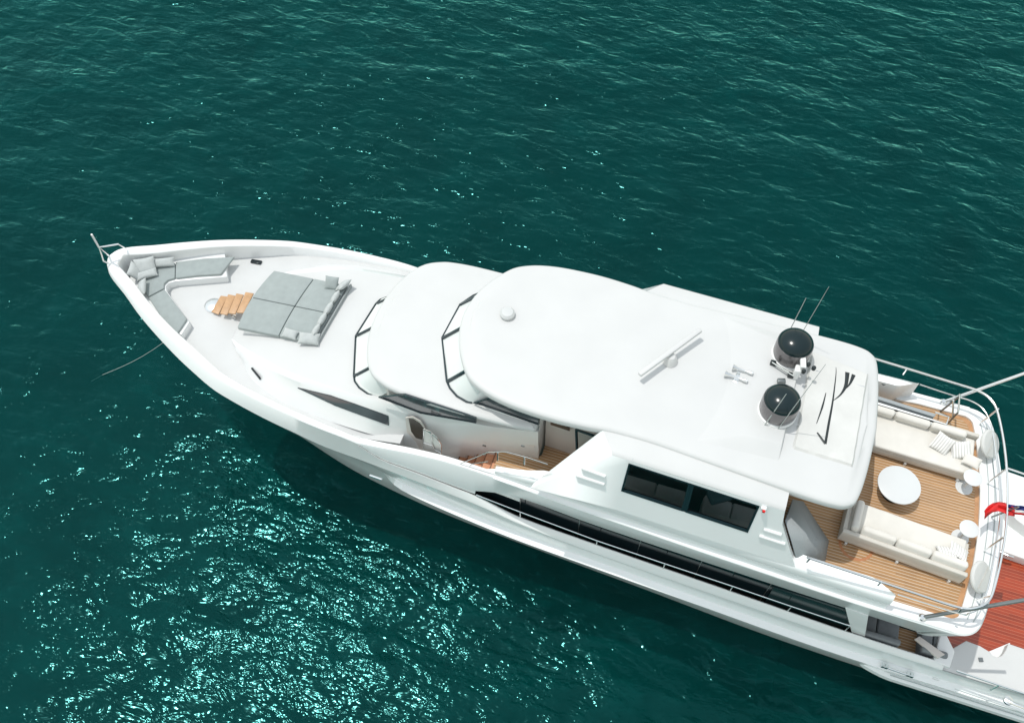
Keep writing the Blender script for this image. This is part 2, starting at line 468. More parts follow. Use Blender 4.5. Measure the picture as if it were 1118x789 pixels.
# bulwark cap of the main deck and its inner side, X 9.5 -> 26.9
A = [(9.5, -3.125, 5.695), (10.25, -3.12, 5.12), (11.16, -3.10, 4.95), (12.15, -3.07, 4.68), (12.9, -3.04, 4.48), (14.3, -3.02, 3.86), (16.25, -3.01, 3.60), (20.6, -3.01, 3.20), (24.05, -3.02, 2.90), (26.9, -3.0, 2.75)]
b = MB(); rows = [[], [], [], [], []]
for x in frange(9.5, 26.6, 60):
    yk, zk = ip(K, x); ya, za = ip(A, x)
    rows[0].append((x, yk, zk)); rows[1].append((x, yk + 0.012, zk + 0.02 + 0.12 * max(0, za - zk)))
    rows[2].append((x, ya - 0.03, za)); rows[3].append((x, ya, za - 0.02)); rows[4].append((x, ya + 0.05, max(2.1, za - 0.1 - 3.0 * max(0, x - 12.6))))
b.grid(rows); b.mirror()
b.build("main_bulwark", GEL, Y, ang=35)

# fascia of the upper deck with ledge
AF = [(9.5, -3.13, 5.70), (10.25, -3.115, 5.13), (11.16, -3.09, 4.96), (12.15, -3.06, 4.70), (12.9, -3.03, 4.50)]
AG = [(12.9, -3.03, 4.72), (13.5, -2.99, 4.93), (14.1, -2.96, 5.02), (16.2, -2.95, 4.73), (20.35, -2.95, 4.44), (23.5, -2.95, 4.29), (26.5, -3.0, 4.22)]
TA = [(9.5, -3.135, 5.765), (10.2, -3.09, 5.80), (11.1, -3.02, 5.86), (12.0, -2.99, 5.92), (13.1, -3.03, 5.98), (14.6, -3.12, 6.01), (16.15, -3.21, 6.01), (20.1, -3.31, 5.88), (24, -3.40, 5.84), (26.0, -3.40, 5.84)]
b = MB(); rows = [[], [], [], [], []]
for x in [q for q in frange(9.5, 12.9, 18)] + [12.92] + frange(13.2, 25.6, 50):
    yb, zb = ip(AF, x) if x <= 12.9 else ip(AG, x)
    ya, za = ip(TA, x)
    rows[0].append((x, yb + 0.25, zb)); rows[1].append((x, yb, zb)); rows[2].append((x, ya, za - 0.06)); rows[3].append((x, ya + 0.03, za - 0.01)); rows[4].append((x, ya + (0.18 if x < 13.4 else 0.28), za))
b.grid(rows); b.mirror()
b.build("upper_fascia", GEL_SHADE, Y, ang=35)

# aft end of the upper deck: rounded rim
def rim_outline(off=0.0):
    half = [(25.6, 3.40), (25.95, 3.36), (26.22, 3.18), (26.38, 2.85), (26.52, 2.2), (26.66, 1.3), (26.73, 0.0)]
    return half
def offs(poly, d):
    """move an open polyline inwards (to smaller x / smaller |y|)"""
    out = []
    for i, p in enumerate(poly):
        a = Vector(poly[max(i-1, 0)]); c = Vector(poly[min(i+1, len(poly)-1)])
        t = (c - a).normalized(); n = Vector((t.y, -t.x))
        q = Vector(p) - n * (-d) if False else Vector(p) + Vector((t.y, -t.x)) * (-d)
        out.append((q.x, q.y))
    return out
half = rim_outline()
full = half + [(x, -y) for x, y in reversed(half[:-1])]
inner_half = [(25.1, 3.06), (25.45, 3.06), (25.70, 2.98), (25.80, 2.80), (25.93, 2.1), (26.05, 1.2), (26.11, 0.0)]
def smo(pts, n=6):
    out = []; P = [Vector(p) for p in pts]
    for i in range(len(P) - 1):
        a = P[i-1] if i else P[0] * 2 - P[1]
        b_, c = P[i], P[i+1]; d = P[i+2] if i + 2 < len(P) else Vector((P[i].x, -P[i].y))
        for k in range(n):
            t = k / n
            v = 0.5 * ((2*b_) + (c - a) * t + (2*a - 5*b_ + 4*c - d) * t*t + (3*b_ - a - 3*c + d) * t**3); out.append((v.x, v.y))
    out.append(tuple(P[-1])); return out
half = smo(half); inner_half = smo(inner_half)
full = half + [(x, -y) for x, y in reversed(half[:-1])]
inner = inner_half + [(x, -y) for x, y in reversed(inner_half[:-1])]
def ring(poly, z, sx=0.0, k=0.0):
    return [(x - sx, y * (1 - k), z) for x, y in poly]
b = MB()
low = [(x - 0.25, y * 0.885, 4.22) for x, y in full]
b.grid([ [(x - 0.5, y * 0.8, 4.22) for x, y in full], low, ring(full, 5.78), [(x - 0.03, y * 0.991, 5.83) for x, y in full], [(x + 0.03, y * 1.01, 5.86) for x, y in inner], [(x, y, 5.84) for x, y in inner], [(x, y, 5.70) for x, y in inner] ])
b.build("aft_rim", GEL, Y, ang=35)
# raised grooves along the aft rim
for k in (0.35, 0.62):
    pts = [(a[0] + (c[0] - a[0]) * k, a[1] + (c[1] - a[1]) * k, 5.853) for a, c in zip(inner[16:-16], full[16:-16])]
    b = MB(); b.tube(pts, 0.014, 6); b.build("rim_groove", GROOVE, Y)
# side walk strip between coaming end and the rim
for s in (1, -1):
    b = MB(); b.grid([[(24.0, s * 3.38, 5.845), (25.65, s * 3.37, 5.855)], [(24.0, s * 3.03, 5.845), (25.65, s * 3.04, 5.855)], [(24.0, s * 3.03, 5.7), (25.65, s * 3.04, 5.7)]])
    b.build("deck_edge", GEL, Y)

# upper deck floor, teak
DZ = 5.77
b = MB(); pts = [(x, y) for x, y in inner]
b.face([(16.3, 3.06, DZ)] + [(x, y, DZ) for x, y in pts] + [(16.3, -3.06, DZ)])
b.build("teak_deck", TEAK, Y)
b = MB()   # darker border plank round the aft edge
bi = [(x - 0.11, y * 0.965) for x, y in inner]
b.grid([[(x - 0.004, y * 0.998, DZ + 0.005) for x, y in inner], [(x, y, DZ + 0.005) for x, y in bi]])
b.build("deck_border", TEAKB, Y)
b = MB()   # round inlay beside the sofa
cx, cy = at(935, 594, DZ)
ringp = [(cx + 0.46 * math.cos(q), cy + 0.46 * math.sin(q)) for q in frange(0, 2 * math.pi, 49)]
ringi = [(cx + 0.39 * math.cos(q), cy + 0.39 * math.sin(q)) for q in frange(0, 2 * math.pi, 49)]
b.grid([[(x, y, DZ + 0.006) for x, y in ringp], [(x, y, DZ + 0.006) for x, y in ringi]])
b.build("hatch_ring", mat("hatch_teak", (0.46, 0.20, 0.09), 0.5), Y)

# coaming with a long groove, both sides
CPROF = [(0.005, -0.02), (0.10, 0.02), (0.12, 0.05), (0.12, 0.20), (0.21, 0.21), (0.21, 0.27), (0.09, 0.285), (0.10, 0.50), (0.14, 0.60), (0.26, 0.68), (0.48, 0.71)]
def cscale(x): return ip([(13.5, 0.40), (14.6, 0.75), (16, 1.0), (24.0, 1.06)], x)
def comtop(x): return ip(TA, x)[1] + 0.62 * cscale(x)
for side in (-1, 1):
    b = MB(); rows = [[] for _ in CPROF]
    for x in [13.5, 13.53] + frange(13.65, 23.4, 44) + frange(23.5, 24.0, 6):
        ya, za = ip(TA, x); k = cscale(x); cut = max(0.0, (x - 23.45) / 0.55)
        for r_, (dy, dz) in zip(rows, CPROF):
            dy = min(dy, 0.48 - 0.28 * cut, ip([(13.5, 0.24), (14.2, 0.30), (15.2, 0.58)], x))
            r_.append((x, -side * (ya + dy) if side > 0 else ya + dy, za + dz * k))
    rows.append([(p[0], p[1], DZ - 0.05) for p in rows[-1]])
    b.grid(rows)
    b.face([r[0] for r in rows]); b.face([r[-1] for r in reversed(rows)])
    b.build("coaming", GEL_SHADE, Y, ang=38)

# upper house side wall (leaning) with two big windows
WS = 0.22
P0 = (18.0, -3.02, 7.40); PN = Vector((0, 1.0, -WS)).normalized()
def wp(px, py, d=0.0):
    p = Vector(onplane(px, py, P0, PN)); return p + Vector((0, -1, WS)).normalized() * d
TL, TR, BR, BL = (686.4, 505.4), (829.4, 552), (816.5, 581), (678, 535.5)
def lerp2(a, c, t): return (a[0] + (c[0] - a[0]) * t, a[1] + (c[1] - a[1]) * t)
def wallpt(x, z):   # point on the wall plane at station x, height z
    return Vector((x, -3.02 + WS * (z - 7.40), z))
wTL, wTR, wBR, wBL = [wp(*q) for q in (TL, TR, BR, BL)]
topz = 8.60
def tz(x): return ip([(16, 8.66), (18.5, 8.56), (21, 8.44)], x)
def botz(x): return comtop(x)
xf0, xf1 = 14.60, 16.5       # sloping front edge: foot and head
xa0, xa1 = 21.55, 20.75       # aft edge
SHP = ((0, 0, 0), (0.05, 0.03, 0.035), (0.15, 0.10, 0.065), (0.95, 0.52, 0.15), (1.0, 1.0, 0.17))
wt = 0.14
off = Vector((0, 1, -WS)).normalized() * wt
pieces = [
    [wallpt(xf0, botz(xf0)), wallpt(wBL.x, botz(wBL.x)), wBL],
    [wallpt(xf0, botz(xf0)), wBL, wTL, wallpt(xf1, tz(xf1))],
    [wallpt(xf1, tz(xf1)), wTL, wallpt(wTL.x, tz(wTL.x))],
    [wallpt(wBL.x, botz(wBL.x)), wallpt(18.6, botz(18.6)), wallpt(wBR.x, botz(wBR.x)), wBR, wBL],
    [wTL, wTR, wallpt(wTR.x, tz(wTR.x)), wallpt(wTL.x, tz(wTL.x))],
    [wallpt(wBR.x, botz(wBR.x)), wallpt(xa0, botz(xa0)), wallpt(xa1 + 0.08, tz(xa1) - 0.5), wBR],
    [wBR, wallpt(xa1 + 0.08, tz(xa1) - 0.5), wTR],
    [wallpt(xa1 + 0.08, tz(xa1) - 0.5), wallpt(xa1, tz(xa1)), wallpt(wTR.x, tz(wTR.x)), wTR],
]
ft, fi = wallpt(xf1, tz(xf1)), Vector((16.08, -2.27, 8.72))
for side in (-1, 1):
    b = MB()
    for p in pieces: b.face([tuple(v) for v in p])
    q = wallpt(xf0, botz(xf0))
    b.grid([[tuple(wallpt(xa0, botz(xa0))), tuple(wallpt(xa1 + 0.08, tz(xa1) - 0.5)), tuple(wallpt(xa1, tz(xa1)))], [tuple(wallpt(xa0, botz(xa0)) + off), tuple(wallpt(xa1 + 0.08, tz(xa1) - 0.5) + off), tuple(wallpt(xa1, tz(xa1)) + off)]])
    k = xf1 - fi.x
    sh = [(xf1 - k * dx, ft.y + dy, ft.z + dz) for dx, dy, dz in SHP[:4]]
    lo = [tuple(q), (q.x + 0.02, q.y + 0.07, q.z + 0.01), (q.x + 0.04, q.y + 0.14, q.z + 0.015), (q.x + 0.10, q.y + 0.24, q.z + 0.02)]
    b.grid([[tuple(Vector(a).lerp(Vector(c), t)) for t in frange(0, 1, 6)] for a, c in zip(lo, sh)])
    for v in b.b.verts: v.co.y *= -side
    b.build("upper_wall", GEL_SHADE, Y, ang=60)
    b = MB(); rows = [[] for _ in range(5)]
    for x in frange(xf1, xa1, 20):
        p = wallpt(x, tz(x)); k = max(0.0, 1 - (x - xf1) / 0.6) * (xf1 - fi.x)
        for r_, (dx, dy, dz) in zip(rows, SHP):
            r_.append((x - k * dx, p.y + dy, p.z + dz))
    b.grid(rows)
    for v in b.b.verts: v.co.y *= -side
    b.build("wall_shoulder", GEL_SUN, Y, ang=60)
for side in (-1, 1):
    p = wallpt(17.0, tz(17.0)); b = MB(); b.tube([(17.0, -side * (p.y - 0.002), p.z - 0.14), (17.0, -side * (p.y + 0.03), p.z + 0.036), (17.0, -side * (p.y + 0.10), p.z + 0.056), (16.97, -side * (p.y + 0.52), p.z + 0.076)], 0.006, 6); b.build("panel_seam", GROOVE, Y)
# window frames + panes
def quadframe(b, q, wd, d0, dep):
    """frame inside the quad q (4 points), width wd"""
    c = sum((Vector(v) for v in q), Vector()) / 4
    n = (Vector(q[1]) - Vector(q[0])).cross(Vector(q[3]) - Vector(q[0])).normalized()
    if n.y > 0: n = -n
    inn = []
    k = len(q)
    for i in range(k):
        a, p, e = Vector(q[i-1]), Vector(q[i]), Vector(q[(i+1) % k])
        d1 = (a - p).normalized(); d2 = (e - p).normalized()
        s = math.sin(d1.angle(d2))
        inn.append(p + (d1 + d2) * (wd / s))
    o_ = [Vector(v) + n * d0 for v in q]; i_ = [v + n * d0 for v in inn]
    ob = [v - n * dep for v in o_]; ib = [v - n * dep for v in i_]
    for r in ((ob, o_), (o_, i_), (i_, ib)):
        b.grid([[tuple(v) for v in r[0]], [tuple(v) for v in r[1]]], closed=True)
    return [tuple(v - n * dep * 0.6) for v in i_]
mT0, mT1 = lerp2(TL, TR, 0.472), lerp2(TL, TR, 0.487); mB0, mB1 = lerp2(BL, BR, 0.487), lerp2(BL, BR, 0.505)
for q in ((TL, mT0, mB0, BL), (mT1, TR, BR, mB1)):
    b = MB(); inn = quadframe(b, [wp(*v) for v in q], 0.045, 0.012, 0.10)
    f = b.build("side_window", FRAME, Y)
    b = MB(); b.face(inn); b.build("pane", TINT, f, towards=(0, -1, 0.1))
b = MB(); b.slabquad([tuple(wp(*mT0, 0.004)), tuple(wp(*mT1, 0.004)), tuple(wp(*mB1, 0.004)), tuple(wp(*mB0, 0.004))], off); b.build("window_post", FRAME, Y)
# vents: raised louvre bars at the two ends of the wall
for (x0, y0, x1, y1) in ((635, 510, 661, 519.5), (629, 518, 660, 528), (834, 577, 853, 583), (829, 584, 857, 593)):
    b = MB(); a, c = wp(x0, y0, 0.012), wp(x1, y1, 0.012)
    b.tube([a, a.lerp(c, .5), c], 0.045, 8); o = b.build("wall_louvre", GEL, Y)
# red navigation light on the port wall
b = MB(); b.box(tuple(wp(834, 553, 0.05)), (0.13, 0.10, 0.12)); b.bevel(0.02); nl = b.build("navigation_light", GEL, Y)
b = MB(); b.box(tuple(wp(834.5, 554, 0.11)), (0.07, 0.06, 0.08)); b.bevel(0.015); b.build("lens", REDP, nl)

# ------------------------------------------------------------------ roof and brow slabs
def slab(name, half, zt, thick, mat_, camber=0.05, rnd=0.20, aft=True, undercut=0.35):
    """half: [(x, y>=0)] from the front apex to the aft centre; domed slab with a rolled edge; zt(x)"""
    pl = half + [(x, -y) for x, y in reversed(half[1:-1])]
    n = len(pl); P = [Vector(p) for p in pl]; cen = sum(P, Vector((0, 0))) / n
    nor = []
    for i in range(n):
        t = (P[(i+1) % n] - P[i-1]).normalized(); q = Vector((t.y, -t.x))
        if q.dot(cen - P[i]) < 0: q = -q
        nor.append(q)
    def rg(d, dz, s=1.0, cam_=0.0):
        out = []
        for p, q in zip(P, nor):
            v = p + q * d
            out.append((v.x, v.y * s, zt(v.x) + dz + cam_))
        return out
    rows = [rg(undercut, -thick), rg(0.05, -thick), rg(0.0, -thick + 0.04), rg(0.0, -rnd * 0.55), rg(0.03, -rnd * 0.32), rg(0.09, -rnd * 0.14), rg(rnd, -0.015), rg(rnd + 0.12, 0.0)]
    for s in (0.85, 0.65, 0.4, 0.2, 0.0):
        rows.append(rg(rnd + 0.12, 0.0, s, camber * (1 - s * s)))
    b = MB(); g = b.grid(rows, closed=True)
    b.b.faces.new(list(reversed(g[0])))
    return b.build(name, mat_, Y, ang=50)
def smooth_half(pts, n=6):
    """Catmull-Rom resample of the half outline"""
    out = []
    P = [Vector(p) for p in pts]
    for i in range(len(P) - 1):
        a = P[i-1] if i else Vector((P[1].x, -P[1].y)) if abs(P[0].y) < 1e-6 else P[0]
        b_, c = P[i], P[i+1]; d = P[i+2] if i + 2 < len(P) else P[i+1]
        for k in range(n):
            t = k / n
            v = 0.5 * ((2*b_) + (c - a) * t + (2*a - 5*b_ + 4*c - d) * t*t + (3*b_ - a - 3*c + d) * t**3)
            out.append((v.x, v.y))
    out.append(tuple(P[-1])); return out
ROOF = [(11.68, 0), (11.74, 0.5), (11.90, 1.0), (12.17, 1.48), (12.47, 1.85), (12.85, 2.07), (13.3, 2.21), (13.9, 2.30), (14.8, 2.34), (15.6, 2.30), (16.4, 2.22), (17.4, 2.20), (18.5, 2.25), (20, 2.32), (21.2, 2.37), (21.85, 2.35), (22.15, 2.25), (22.32, 2.0), (22.45, 1.2), (22.53, 0.0)]
roof = slab("roof", smooth_half(ROOF), lambda x: ip([(11, 8.90), (16, 8.88), (20, 8.76), (23, 8.62)], x), 0.28, GEL_SUN, camber=0.06, rnd=0.15)
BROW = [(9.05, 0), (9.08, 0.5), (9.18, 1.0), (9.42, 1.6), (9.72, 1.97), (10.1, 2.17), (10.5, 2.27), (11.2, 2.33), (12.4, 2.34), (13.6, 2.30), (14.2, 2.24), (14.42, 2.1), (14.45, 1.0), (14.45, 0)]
brow = slab("wheelhouse_brow", smooth_half(BROW), lambda x: ip([(9, 7.80), (10.5, 7.86), (12, 7.86), (15, 7.86)], x), 0.22, GEL_SUN, camber=0.05, rnd=0.14)

# ------------------------------------------------------------------ coachroof and side walls
ST = [  # x, foot y,z  ridge y,z  soft y,z  top z
    (4.55, -1.15, 5.83, -1.14, 5.85, -1.10, 5.86, 5.88),
    (4.95, -1.52, 5.83, -1.54, 5.98, -1.32, 6.04, 6.08),
    (5.9, -2.30, 5.83, -1.96, 6.12, -1.64, 6.26, 6.34),
    (7.2, -2.68, 5.83, -2.22, 6.26, -1.97, 6.50, 6.56),
    (8.4, -2.76, 5.83, -2.36, 6.30, -2.07, 6.58, 6.63),
    (9.5, -2.78, 5.83, -2.43, 6.32, -2.15, 6.67, 6.72),
    (10.4, -2.60, 5.40, -2.40, 6.32, -2.20, 6.86, 6.92),
    (11.2, -2.40, 4.60, -2.34, 6.30, -2.23, 7.00, 7.05),
    (12.8, -2.14, 4.60, -2.18, 6.32, -2.23, 7.20, 7.25),
    (14.45, -1.93, 4.60, -2.03, 6.40, -2.16, 7.60, 7.64)]
b = MB(); rows = [[] for _ in range(8)]
xs = frange(4.55, 14.45, 50)
for x in xs:
    fy, fz, gy, gz, hy, hz, tz = ip(ST, x)
    rows[0].append((x, fy, fz)); rows[1].append((x, (fy*1.0+gy*2)/3, fz + (gz - fz) * 0.62)); rows[2].append((x, gy, gz)); rows[3].append((x, (gy+hy)/2 - 0.03, (gz+hz)/2 + 0.04))
    rows[4].append((x, hy, hz)); rows[5].append((x, hy * 0.82, hz + (tz - hz) * 0.6)); rows[6].append((x, hy * 0.45, tz - 0.01)); rows[7].append((x, 0, tz))
b.grid(rows[4:]); b.mirror()
b.build("coachroof", GEL_SUN, Y, ang=30)
for side in (-1, 1):
    b = MB(); b.grid(rows[:5]); b.face([r[-1] for r in rows] + [(14.45, 0, 4.6)])
    for v in b.b.verts: v.co.y *= -side
    b.build("house_side", GEL_PART_SUN, Y, ang=30)
# solid block between coachroof and brow so that the house is closed
b = MB(); b.prism([(9.75, -1.7), (10.2, -2.1), (14.35, -2.08), (14.35, 2.08), (10.2, 2.1), (9.75, 1.7)], 6.5, 7.62); b.build("house_core", BEIGE, Y)

# lower windshield -------------------------------------------------
def wshield(base_px, zb, shift, zt, fr, glassmat, mull, name, stbd_extra, dash_z):
    base = [at3(px, py, zb) for px, py in base_px]
    base = stbd_extra + base
    top = []
    for p in base:
        top.append((p[0] + shift, p[1] * 0.93, zt))
    wsh = None
    b = MB(); b.tube([(p[0] - 0.02, p[1], p[2] + 0.01) for p in base], fr, 8)
    wsh = b.build(name, FRAME, Y)
    b = MB(); b.grid([base, top]); b.build("pane", glassmat, wsh, towards=(-1, -0.2, 0.8))
    for i in mull:
        j = i + len(stbd_extra); b = MB(); a, c = Vector(base[j]), Vector(top[j])
        b.tube([a, c], fr * 1.8, 8); b.build("mullion", FRAME, wsh)
    # pale dashboard behind the glass
    b = MB(); b.face([(p[0] + 0.05, p[1], dash_z) for p in base] + [(base[-1][0] + 1.0, base[-1][1] * 0.9, dash_z + 0.25), (base[0][0] + 1.0, base[0][1] * 0.9, dash_z + 0.25)])
    b.build("dashboard", mat("dash_leather", (0.66, 0.69, 0.66), 0.6), Y)
    return base, top
lw = [(415.6, 327.5), (411, 332), (389, 367), (387, 410.4), (388, 416.5), (392.8, 423.3), (402, 430), (413, 433.6)]
wshield(lw, 6.66, 0.85, 7.62, 0.028, COVER, (1, 2, 3), "lower_windshield", [(9.6, 1.95, 6.66), (9.1, 1.6, 6.66)], 6.75)
uw = [(517.5, 323), (503, 332.8), (483.3, 369.3), (488.6, 416.5), (492, 424), (499.5, 432.5), (510, 438.6), (516.3, 439.6)]
wshield(uw, 7.88, 0.62, 8.66, 0.03, COVER, (1, 2, 3), "upper_windshield", [(12.6, 2.0, 7.88), (12.1, 1.88, 7.88)], 7.90)
b = MB(); b.prism([(12.7, -1.8), (14.3, -2.0), (20.3, -2.15), (20.3, 2.15), (14.3, 2.0), (12.7, 1.8)], 8.42, 8.56); b.build("ceiling_lining", DKIN, Y)

# side windows of the houses ----------------------------------------
def polyframe(name, pts, mat_, wd=0.04, proud=0.012, pane=True):
    b = MB(); inn = quadframe(b, pts, wd, proud, 0.05)
    f = b.build(name, FRAME, Y)
    b = MB(); b.face(inn); b.build("pane", mat_, f, towards=(-0.3, -1, 0.1))
    return f
def onY(px, py, yv): return onplane(px, py, (0, yv, 0), (0, 1, 0))
polyframe("house_window", [onY(413, 433.5, -2.30), onY(442, 430.6, -2.36), onY(520, 456, -2.36), onY(520, 461.6, -2.34), onY(459, 451, -2.34)], GREYGLASS, 0.022)
polyframe("wheelhouse_window", [onY(536, 433.2, -2.12), onY(551, 441.4, -2.16), onY(589.3, 454.5, -2.18), onY(588.5, 463.8, -2.17), onY(525.4, 441.8, -2.1), onY(516.6, 439.8, -2.06)], GREYGLASS, 0.03)
for side in (1, -1):
    b = MB(); b.grid([[(12.5, -1.96, 7.84), (13.2, -2.06, 7.84), (14.47, -2.10, 7.84)], [(12.9, -1.96, 8.6), (13.4, -2.05, 8.6), (14.47, -2.09, 8.6)]]); b.face([(14.47, -2.14, 7.5), (14.47, -1.0, 7.5), (14.47, -1.0, 8.62), (14.47, -2.12, 8.62)])
    for v in b.b.verts: v.co.y *= side
    b.build("wheelhouse_side", GEL, Y)
# strip window low in the coachroof side
def coach_y(x, z):
    fy, fz, gy, gz, hy, hz, t_ = ip(ST, x)
    ch = [(fz, fy), (fz + (gz - fz) * 0.62, (fy + gy * 2) / 3), (gz, gy), ((gz + hz) / 2 + 0.04, (gy + hy) / 2 - 0.03), (hz, hy)]
    if z <= ch[0][0]: return ch[0][1]
    for (z0, y0), (z1, y1) in zip(ch, ch[1:]):
        if z <= z1: return y0 + (y1 - y0) * (z - z0) / (z1 - z0)
    return hy
def sidepl(px, py, out=0.015):
    """where a line of sight meets the side of the coachroof"""
    best = None; d = ray(px, py)
    for k in range(400):
        z = 6.9 - k * 0.004; t = (z - CAM.z) / d.z; x, y = CAM.x + t * d.x, CAM.y + t * d.y
        if y >= coach_y(x, z): return (x, coach_y(x, z) - out, z + out * 0.4)
    return (x, y, z)
def chain(pts, n=8):
    o = []
    for a, c in zip(pts, pts[1:]): o += [lerp2(a, c, k / n) for k in range(n)]
    return o + [pts[-1]]
tc_ = [sidepl(*p) for p in chain([(325.5, 422.8), (361, 431.2), (392, 442), (424, 453.5)], 10)]
bc_ = [sidepl(*p) for p in chain([(325.5, 422.9), (366, 442), (396, 453), (424.6, 463.6)], 10)]
b = MB(); b.grid([tc_, [tuple((Vector(a) + Vector(c)) / 2 + Vector((0, -0.004, 0.002))) for a, c in zip(tc_, bc_)], bc_]); sw = b.build("strip_window", GREYGLASS, Y)
b = MB(); b.tube(tc_ + list(reversed(bc_)), 0.010, 6, closed=True); b.build("window_frame", FRAME, sw)

# ------------------------------------------------------------------ main deck side: walkway, dark glass, rail
for s in (-1, 1):
    b = MB(); b.face([(13.2, s*2.97, 2.3), (26.5, s*2.97, 2.3), (26.5, s*2.2, 2.3), (13.2, s*2.2, 2.3)]); b.build("side_walkway", DKIN if False else TEAK, Y)
b = MB(); b.box((18.05, -2.78, 3.62), (11.1, 0.05, 2.75)); b.build("saloon_glass", DKGLASS, Y)
b = MB(); b.box((18.3, 2.78, 3.62), (10.6, 0.05, 2.75)); b.build("saloon_glass", DKGLASS, Y)
for px, py in ((568, 548), (633, 568), (699, 592), (765, 615), (838, 643)):
    x = onY(px, py, -2.815)[0]
    b = MB(); b.tube([(x, -2.812, 2.4), (x, -2.812, 4.95)], 0.014, 6); b.build("glass_mullion", STEEL, Y)
b = MB(); pts = [onY(519.8, 540, -3.05), onY(568, 558.6, -3.05), onY(652, 590, -3.05), onY(726, 615, -3.05), onY(800, 639.6, -3.05), onY(864, 661.5, -3.05), onY(928, 682.8, -3.05)]
b.tube(pts, 0.024, 8); b.build("side_rail", STEEL, Y)
for p in pts[1:]:
    b = MB(); za = ip(A, p[0])[1]
    b.tube([(p[0], p[1] + 0.01, za - 0.05), p], 0.016, 6); b.build("rail_post", STEEL, Y)
# tinted screen near the aft end of the walkway
q = [onY(845, 640.5, -2.86), onY(923, 664.5, -2.86), onY(931, 690, -2.86), onY(834, 658, -2.86)]
b = MB(); b.slabquad(q, (0, 0.05, 0)); b.build("tinted_screen", PANEL, Y)
# strut between the two side openings
for s in (-1, 1):
    p = [onY(922.5, 663, -2.99), onY(948, 672.5, -2.99), onY(944, 697, -2.99), onY(930, 691.5, -2.99)]
    b = MB(); b.slabquad([(v[0], -s * v[1] if s > 0 else v[1], v[2]) for v in p], (0, 0.12 * -s, 0)); b.bevel(0.02, 2); b.build("side_strut", GEL, Y)

# hull fittings: small strake light, fairlead, scupper
b = MB(); a, c = Vector(onY(404, 518.5, -3.22)), Vector(onY(417, 523, -3.24)); b.tube([a, c], 0.05, 8); b.build("hull_fitting", STEEL, Y)

# ------------------------------------------------------------------ port side companionway: walkway, steps, gate, door
b = MB(); b.box((11.55, -2.62, 4.68), (2.6, 0.75, 0.08)); b.build("side_passage", GEL, Y)
b = MB(); b.box((11.55, 2.62, 4.68), (2.6, 0.75, 0.08)); b.build("side_passage", GEL, Y)
# inner side of the raised bulwark
for s in (-1, 1):
    b = MB(); rows = [[], [], []]
    for x in frange(9.6, 14.2, 20):
        ya, za = ip(TA, x); rows[0].append((x, -s * (ya + 0.02) if s > 0 else ya + 0.02, za - 0.006)); rows[1].append((x, (ya + 0.19) * -s if s > 0 else ya + 0.19, za + 0.004)); rows[2].append((x, (ya + 0.20) * -s if s > 0 else ya + 0.20, 4.6))
    b.grid(rows); b.build("passage_bulwark", GEL, Y)
# white step block that closes the forward end of the passage
b = MB(); b.prism([(9.3, -2.98), (10.62, -2.76), (10.62, -2.3), (9.3, -2.4)], 4.6, 5.745); b.build("passage_end", GEL_SUN, Y)
b = MB(); b.slabquad([onY(442.5, 456, -2.425), onY(450, 455, -2.425), onY(459, 459.5, -2.425), onY(464, 467, -2.425), onY(464, 494, -2.425), onY(446, 488, -2.425)], (0, 0.03, 0)); b.build("door_surround", BEIGE, Y)
door = MB(); dp = [onY(446, 457, -2.44), onY(451, 457.5, -2.44), onY(458, 462, -2.44), onY(462.5, 468, -2.44), onY(461, 480, -2.44), onY(454, 478, -2.44), onY(449, 471, -2.44)]
door.slabquad(dp, (0, 0.03, 0)); door.build("passage_door", mat("door_dark", (0.045, 0.035, 0.025), 0.3), Y)
# pale door leaf with a rail frame
gl_ = [onY(462.5, 468.5, -2.60), onY(470, 472, -2.60), onY(477, 478, -2.60), onY(481.5, 485, -2.60), onY(481.5, 499, -2.60), onY(462.5, 494, -2.60)]
b = MB(); b.slabquad(gl_, (0, 0.03, 0)); gate = b.build("gate", mat("gate_white", (0.70, 0.69, 0.66), 0.4), Y)
b = MB(); b.tube([gl_[5]] + gl_[:5], 0.022, 8); b.build("gate_frame", STEEL, gate)
b = MB(); b.tube([onY(471, 472.5, -2.62), onY(472, 484, -2.62), onY(475, 491, -2.62), onY(481, 494, -2.62)], 0.016, 8); b.build("gate_bar", STEEL, gate)
b = MB(); b.tube([onY(462.5, 483, -2.62), onY(472, 486, -2.62)], 0.012, 8); b.build("gate_bar", STEEL, gate)
# teak steps up to the upper side deck
for i, x in enumerate((12.15, 12.42, 12.69, 12.96, 13.23)):
    z = 4.9 + 0.175 * i
    b = MB(); b.box((x + 0.15, -2.42, z - 0.09), (0.30, 0.88, 0.18)); b.bevel(0.012, 2); st_ = b.build("step", TEAKX, Y)
    b = MB(); b.box((x + 0.012, -2.42, z + 0.001), (0.03, 0.86, 0.012)); b.build("nosing", NOSE, st_)
# upper side deck teak strip
b = MB(); b.face([(13.36, -2.86, DZ), (16.3, -2.86, DZ), (16.3, -1.0, DZ), (14.5, -1.0, DZ), (14.5, -1.9, DZ), (13.36, -1.9, DZ)]); b.build("side_deck", TEAK, Y)
b = MB(); b.face([(13.36, 2.86, DZ), (16.3, 2.86, DZ), (16.3, 1.0, DZ), (14.5, 1.0, DZ), (14.5, 1.9, DZ), (13.36, 2.05, DZ)]); b.build("side_deck", TEAK, Y)
